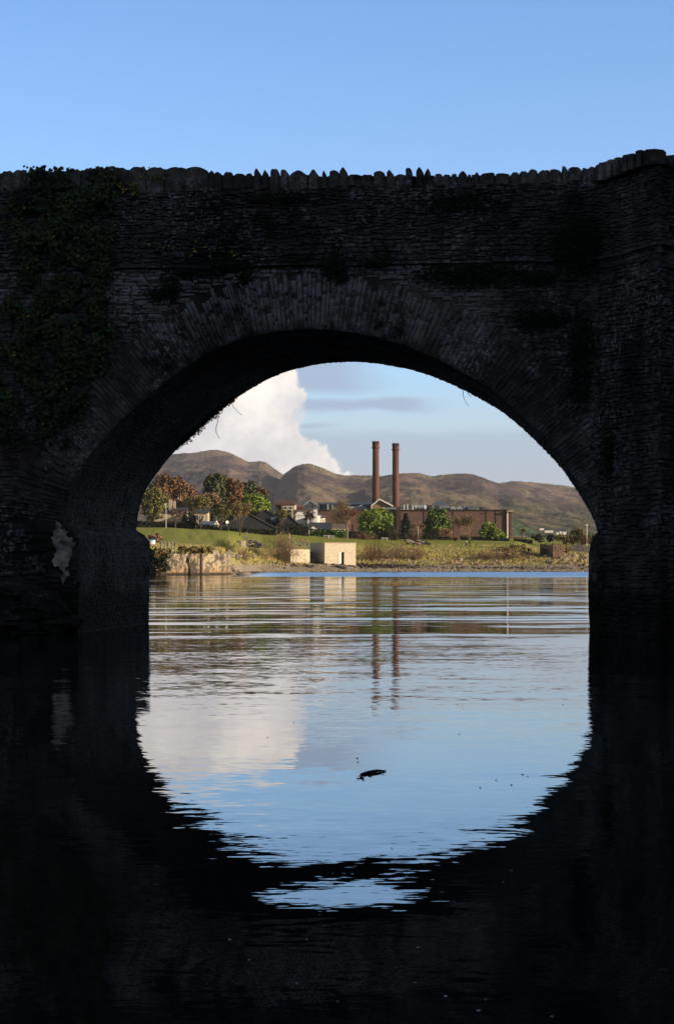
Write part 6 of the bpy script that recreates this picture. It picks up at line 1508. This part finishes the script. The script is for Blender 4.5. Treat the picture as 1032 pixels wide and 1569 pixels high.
# boulders: individual copies
protos = []
for i in range(6):
    mb = MB(); lump(mb, (0, 0, 0), (1, .8, .6), 300 + i, 2); me = mb.build('boulder', M['rock' if i % 2 else 'rock_rust']); protos.append(me)
zones = [(346, 378, 336, 400, 30, 'rust and tan boulder in the pile at the quay end', (.4, 1.1), -.2, 1.6), (380, 440, 455, 472, 34, 'pale boulder on the strip of shore left of the terrace wall', (.2, .5), .6, 1.8),
         (640, 760, 490, 500, 46, 'low pale boulder at the foot of the central bank', (.2, .6), 1.0, 2.4), (832, 905, 488, 512, 70, 'grey tan boulder in the rock armour on the right shore', (.35, .95), 1.0, 4.0), (560, 640, 488, 498, 26, 'small pale boulder at the foot of the bank right of the hut', (.2, .5), 1.0, 2.4)]
rb = random.Random(5); first = True; used = set()
for (a, b_, Ya, Yb, n_, lab, sr, zlo, zhi) in zones:
    for i in range(n_):
        px, Y = rb.uniform(a, b_), rb.uniform(Ya, Yb); z_ = gz(px, Y)
        if z_ < zlo - .3 or z_ > zhi: z_ = max(z_, zlo - .3); 
        k = rb.randrange(6); src = protos[k]
        if k in used: o = src.copy(); C.objects.link(o)
        else: o = src; used.add(k)
        s_ = rb.uniform(*sr); o.location = (X(px, Y), Y, z_ + s_ * .2); o.scale = (s_, s_, s_ * rb.uniform(.7, 1.2)); o.rotation_euler = (rb.uniform(-.4, .4), rb.uniform(-.4, .4), rb.uniform(0, 6.28))
        o['label'] = lab; o['category'] = 'boulder'; o['group'] = lab.replace('boulder', 'boulders')
for k in range(6):
    if k not in used: bpy.data.objects.remove(protos[k])
# shingle pebbles and weed line: uncountable
mb = MB(); n_ = 0
while n_ < 11000:
    px = rb.uniform(372, 925); Y = rb.uniform(437, 492); z_ = gz(px, Y)
    if z_ < .02 or z_ > 1.7: continue
    s_ = rb.uniform(.06, .26); c = Vector((X(px, Y), Y, z_)); q = [c + Vector((rb.uniform(.6, 1.2) * s_ * math.cos(a_), rb.uniform(.6, 1.2) * s_ * math.sin(a_), -.03)) for a_ in (0, 1.6, 3.1, 4.7)]
    mb.poly(q + [c + Vector((0, 0, s_ * .8))], [(0, 1, 4), (1, 2, 4), (2, 3, 4), (3, 0, 4)]); n_ += 1
o = mb.build('shingle', M['rock']); tag(o, 'loose shingle stones along the water edge', 'shingle', kind='stuff')
mb = MB()
for i in range(1500):
    px = rb.choice((rb.gauss(560, 40), rb.uniform(400, 920))); Y = rb.gauss(484 if px > 480 else 472, 2.5); z_ = gz(px, Y)
    if 497 < px < 546 and Y > 481: continue
    if z_ < .3 or z_ > 2.2: continue
    leafclump(mb, Vector((X(px, Y), Y, z_ + .08)), rb.uniform(.15, .5), rb, 2.0)
o = mb.build('seaweed', M['weed']); tag(o, 'dark seaweed and driftwood litter along the high tide line', 'seaweed', kind='stuff')
sl = thing('driftwood_plank', 'flat grey plank lying on the shingle in front of the hut', 'plank', P(524, 868, 474)); mb = MB(); mb.hexa([P(513, 866.5, 476), P(530, 870.5, 471), P(537, 869.5, 473), P(520, 865.5, 478), P(513, 865.6, 476), P(530, 869.6, 471), P(537, 868.6, 473), P(520, 864.6, 478)]); mb.build('board', M['rock_grey'], sl)
for (pa, pb, lab, rr_) in (((746, 861), (764, 868.5), 'long bleached driftwood log slanting down the central shore', .14), ((757, 862), (770, 867), 'shorter bleached driftwood log beside the long one', .11), ((763, 868.6), (771, 867.8), 'thick pale log end lying at the shingle edge', .28)):
    mb = MB(); p, q = P(*pa, 496), P(*pb, 490); p.z = max(p.z, gz(pa[0], 496) + .1); mb.tube([p, p.lerp(q, .5) + Vector((0, 0, .1)), q], [rr_ * .7, rr_, rr_ * .8], 6); o = mb.build('driftwood_log', M['cream']); rebase(o, p); tag(o, lab, 'driftwood')
# poles
def pole(px, pyt, Y, label, lamp=False, r_=.07, name='pole', m_='steel', foot=None):
    z0 = gz(px, Y) if foot is None else Z(foot, Y); t_ = thing(name, label, 'pole' if not lamp else 'lamp post', (X(px, Y), Y, z0)); mb = MB(); mb.tube([(X(px, Y), Y, z0), (X(px, Y), Y, Z(pyt, Y))], [r_ * 1.3, r_ * .8], 7); mb.build('shaft', M[m_], t_)
    mb = MB(); c = Vector((X(px, Y), Y, Z(pyt, Y))); mb.box(c.x - .35, c.x + .35 if lamp else c.x + .2, c.y - .12, c.y + .12, c.z, c.z + .2); mb.build('lamp_head' if lamp else 'cap', M[m_], t_)
pole(254.6, 773, 515, 'thin white pole standing in front of the left hedge', r_=.055, m_='white')
pole(898.3, 805, 545, 'tall pale lamp post by the trees near the right pier', True, .09, 'lamp_post', 'white')
pole(640, 809, 549, 'short grey post in the hedge right of the conifer', r_=.1)
mp = thing('mooring_stake', 'thin dark stake standing in the shallows below the chimneys', 'stake', P(609.3, 876.5, 468)); mb = MB(); mb.tube([P(609.3, 878, 468), P(609.3, 871.5, 468)], [.11, .07], 6); mb.build('shaft', M['weed'], mp)
mb = MB(); mb.tube([P(609.3, 872.2, 468), P(610.6, 871.2, 468)], .05, 5); mb.build('branch_stub', M['weed'], mp)
# picnic tables
def picnic(px, Y, label):
    z0 = gz(px, Y); t_ = thing('picnic_table', label, 'picnic table', (X(px, Y), Y, z0), 'picnic tables on the lawn'); x_ = X(px, Y)
    mb = MB(); mb.box(x_ - .9, x_ + .9, Y - .38, Y + .38, z0 + .70, z0 + .76); mb.build('tabletop', M['white'], t_)
    for s_ in (-1, 1): mb = MB(); mb.box(x_ - .9, x_ + .9, Y + s_ * .7 - .13, Y + s_ * .7 + .13, z0 + .42, z0 + .47); mb.build('seat', M['white'], t_)
    for s_ in (-.6, .6):
        mb = MB(); mb.tube([(x_ + s_, Y - .7, z0), (x_ + s_, Y - .25, z0 + .7)], .05, 4); mb.tube([(x_ + s_, Y + .7, z0), (x_ + s_, Y + .25, z0 + .7)], .05, 4); mb.box(x_ + s_ - .04, x_ + s_ + .04, Y - .75, Y + .75, z0 + .36, z0 + .42); mb.build('leg_frame', M['white'], t_)
picnic(500.5, 541, 'left of two white picnic tables below the bungalow hedge'); picnic(507, 540, 'right of two white picnic tables below the bungalow hedge'); picnic(589, 543, 'picnic table on the lawn below the broad green tree')
# ---------------------------------------------------------------- things on the water near the viewpoint
def wat(px, py): Y = CAMZ * F / (py - HZ); return Vector((X(px, Y), Y, 0))
fl = thing('floating_weed', 'dark scrap of weed and stick floating mid river', 'driftwood', wat(570, 1185))
mb = MB(); a, b_ = wat(552, 1187), wat(591, 1182); r_ = random.Random(4)
mb.tube([a + Vector((0, 0, .004)), a.lerp(b_, .35) + Vector((0, 0, .012)), a.lerp(b_, .7) + Vector((0, 0, .012)), b_ + Vector((0, 0, .005))], [.006, .012, .011, .004], 5); mb.build('stick', M['weed'], fl)
mb = MB()
for i in range(26): p = a.lerp(b_, min(1, max(0, r_.gauss(.55, .22)))) + Vector((r_.gauss(0, .02), r_.gauss(0, .09), .006)); leafclump(mb, p, r_.uniform(.012, .03), r_, 5)
for i in range(14): p = wat(552 + r_.gauss(0, 2.5), 1192 + r_.gauss(0, 1.2)) + Vector((0, 0, .005)); leafclump(mb, p, r_.uniform(.01, .022), r_, 5)
mb.build('weed_tangle', M['weed'], fl)
M['foam'] = mat('foam', (.55, .57, .6), (.4, .42, .45), 20)
for i, (px, py, sz) in enumerate(((352, 1440, 6), (470, 1440, 5), (640, 1452, 5), (382, 1471, 6), (455, 1507, 5), (517, 1535, 4), (636, 1506, 4), (682, 1527, 9), (733, 1549, 8), (744, 1532, 4), (606, 1483, 3), (770, 1352, 4), (783, 1334, 4), (845, 1558, 6))):
    c = wat(px, py); r_ = random.Random(i); k = c.y / F; mb = MB(); q = [c + Vector((math.cos(t_) * sz * .5 * k * r_.uniform(.6, 1.2), math.sin(t_) * sz * .8 * k * r_.uniform(.5, 1.4), .002)) for t_ in [j * .785 for j in range(8)]]
    mb.poly(q + [c + Vector((0, 0, .006))], [(j, (j + 1) % 8, 8) for j in range(8)]); o = mb.build('foam_fleck', M['foam']); rebase(o, c); tag(o, 'tiny pale foam fleck floating on the dark water in the foreground', 'foam fleck', 'foam flecks on the dark foreground water')
for i, (px, py, sz) in enumerate(((547, 1162, 7), (548, 1168, 5), (800, 1187, 7), (783, 1203, 6), (735, 1207, 5), (760, 1196, 5), (703, 1125, 4), (410, 1130, 4), (450, 1108, 4), (600, 1300, 4), (655, 1310, 5), (862, 1080, 5), (810, 1060, 4), (700, 1080, 4), (808, 1190, 4))):
    c = wat(px, py); r_ = random.Random(i + 50); k = c.y / F; mb = MB(); q = [c + Vector((math.cos(t_) * sz * .3 * k * r_.uniform(.6, 1.2), math.sin(t_) * sz * .7 * k * r_.uniform(.5, 1.2), .002)) for t_ in [j * .785 for j in range(8)]]
    mb.poly(q + [c + Vector((0, 0, .008))], [(j, (j + 1) % 8, 8) for j in range(8)]); o = mb.build('floating_leaf', M['weed']); rebase(o, c); tag(o, 'tiny dark leaf floating on the bright reflection', 'leaf', 'dark leaves floating on the bright water')
mb = MB(); rf_ = random.Random(9); u = uL - .02
for i in range(60):
    q0, q1 = i / 60, (i + 1) / 60
    if rf_.random() < .25: continue
    k0, k1 = BT * q0, BT * q1; w_ = rf_.uniform(.01, .035)
    mb.quad(B(uL + .05, .004, k0), B(uL + .05 + w_, .004, k0), B(uL + .05 + w_, .004, k1), B(uL + .05, .004, k1))
o = mb.build('foam_line', M['foam']); tag(o, 'thin broken foam line where the left pier meets the water', 'foam', kind='stuff')

# ---------------------------------------------------------------- air
mh = bpy.data.materials.new('haze'); mh.use_nodes = True; th_ = NT(mh.node_tree); th_.n.clear()
pv = th_.new('ShaderNodeVolumePrincipled'); pv.inputs['Color'].default_value = (.86, .90, 1.0, 1); pv.inputs['Density'].default_value = 0.000042; pv.inputs['Anisotropy'].default_value = 0.2
oo = th_.new('ShaderNodeOutputMaterial'); th_.l.new(pv.outputs[0], oo.inputs['Volume'])
mb = MB(); mb.box(-9000, 9000, -300, 9500, -6, 330); o = mb.build('haze', mh); o['kind'] = 'stuff'; o['label'] = 'thin pale evening haze over the bay'
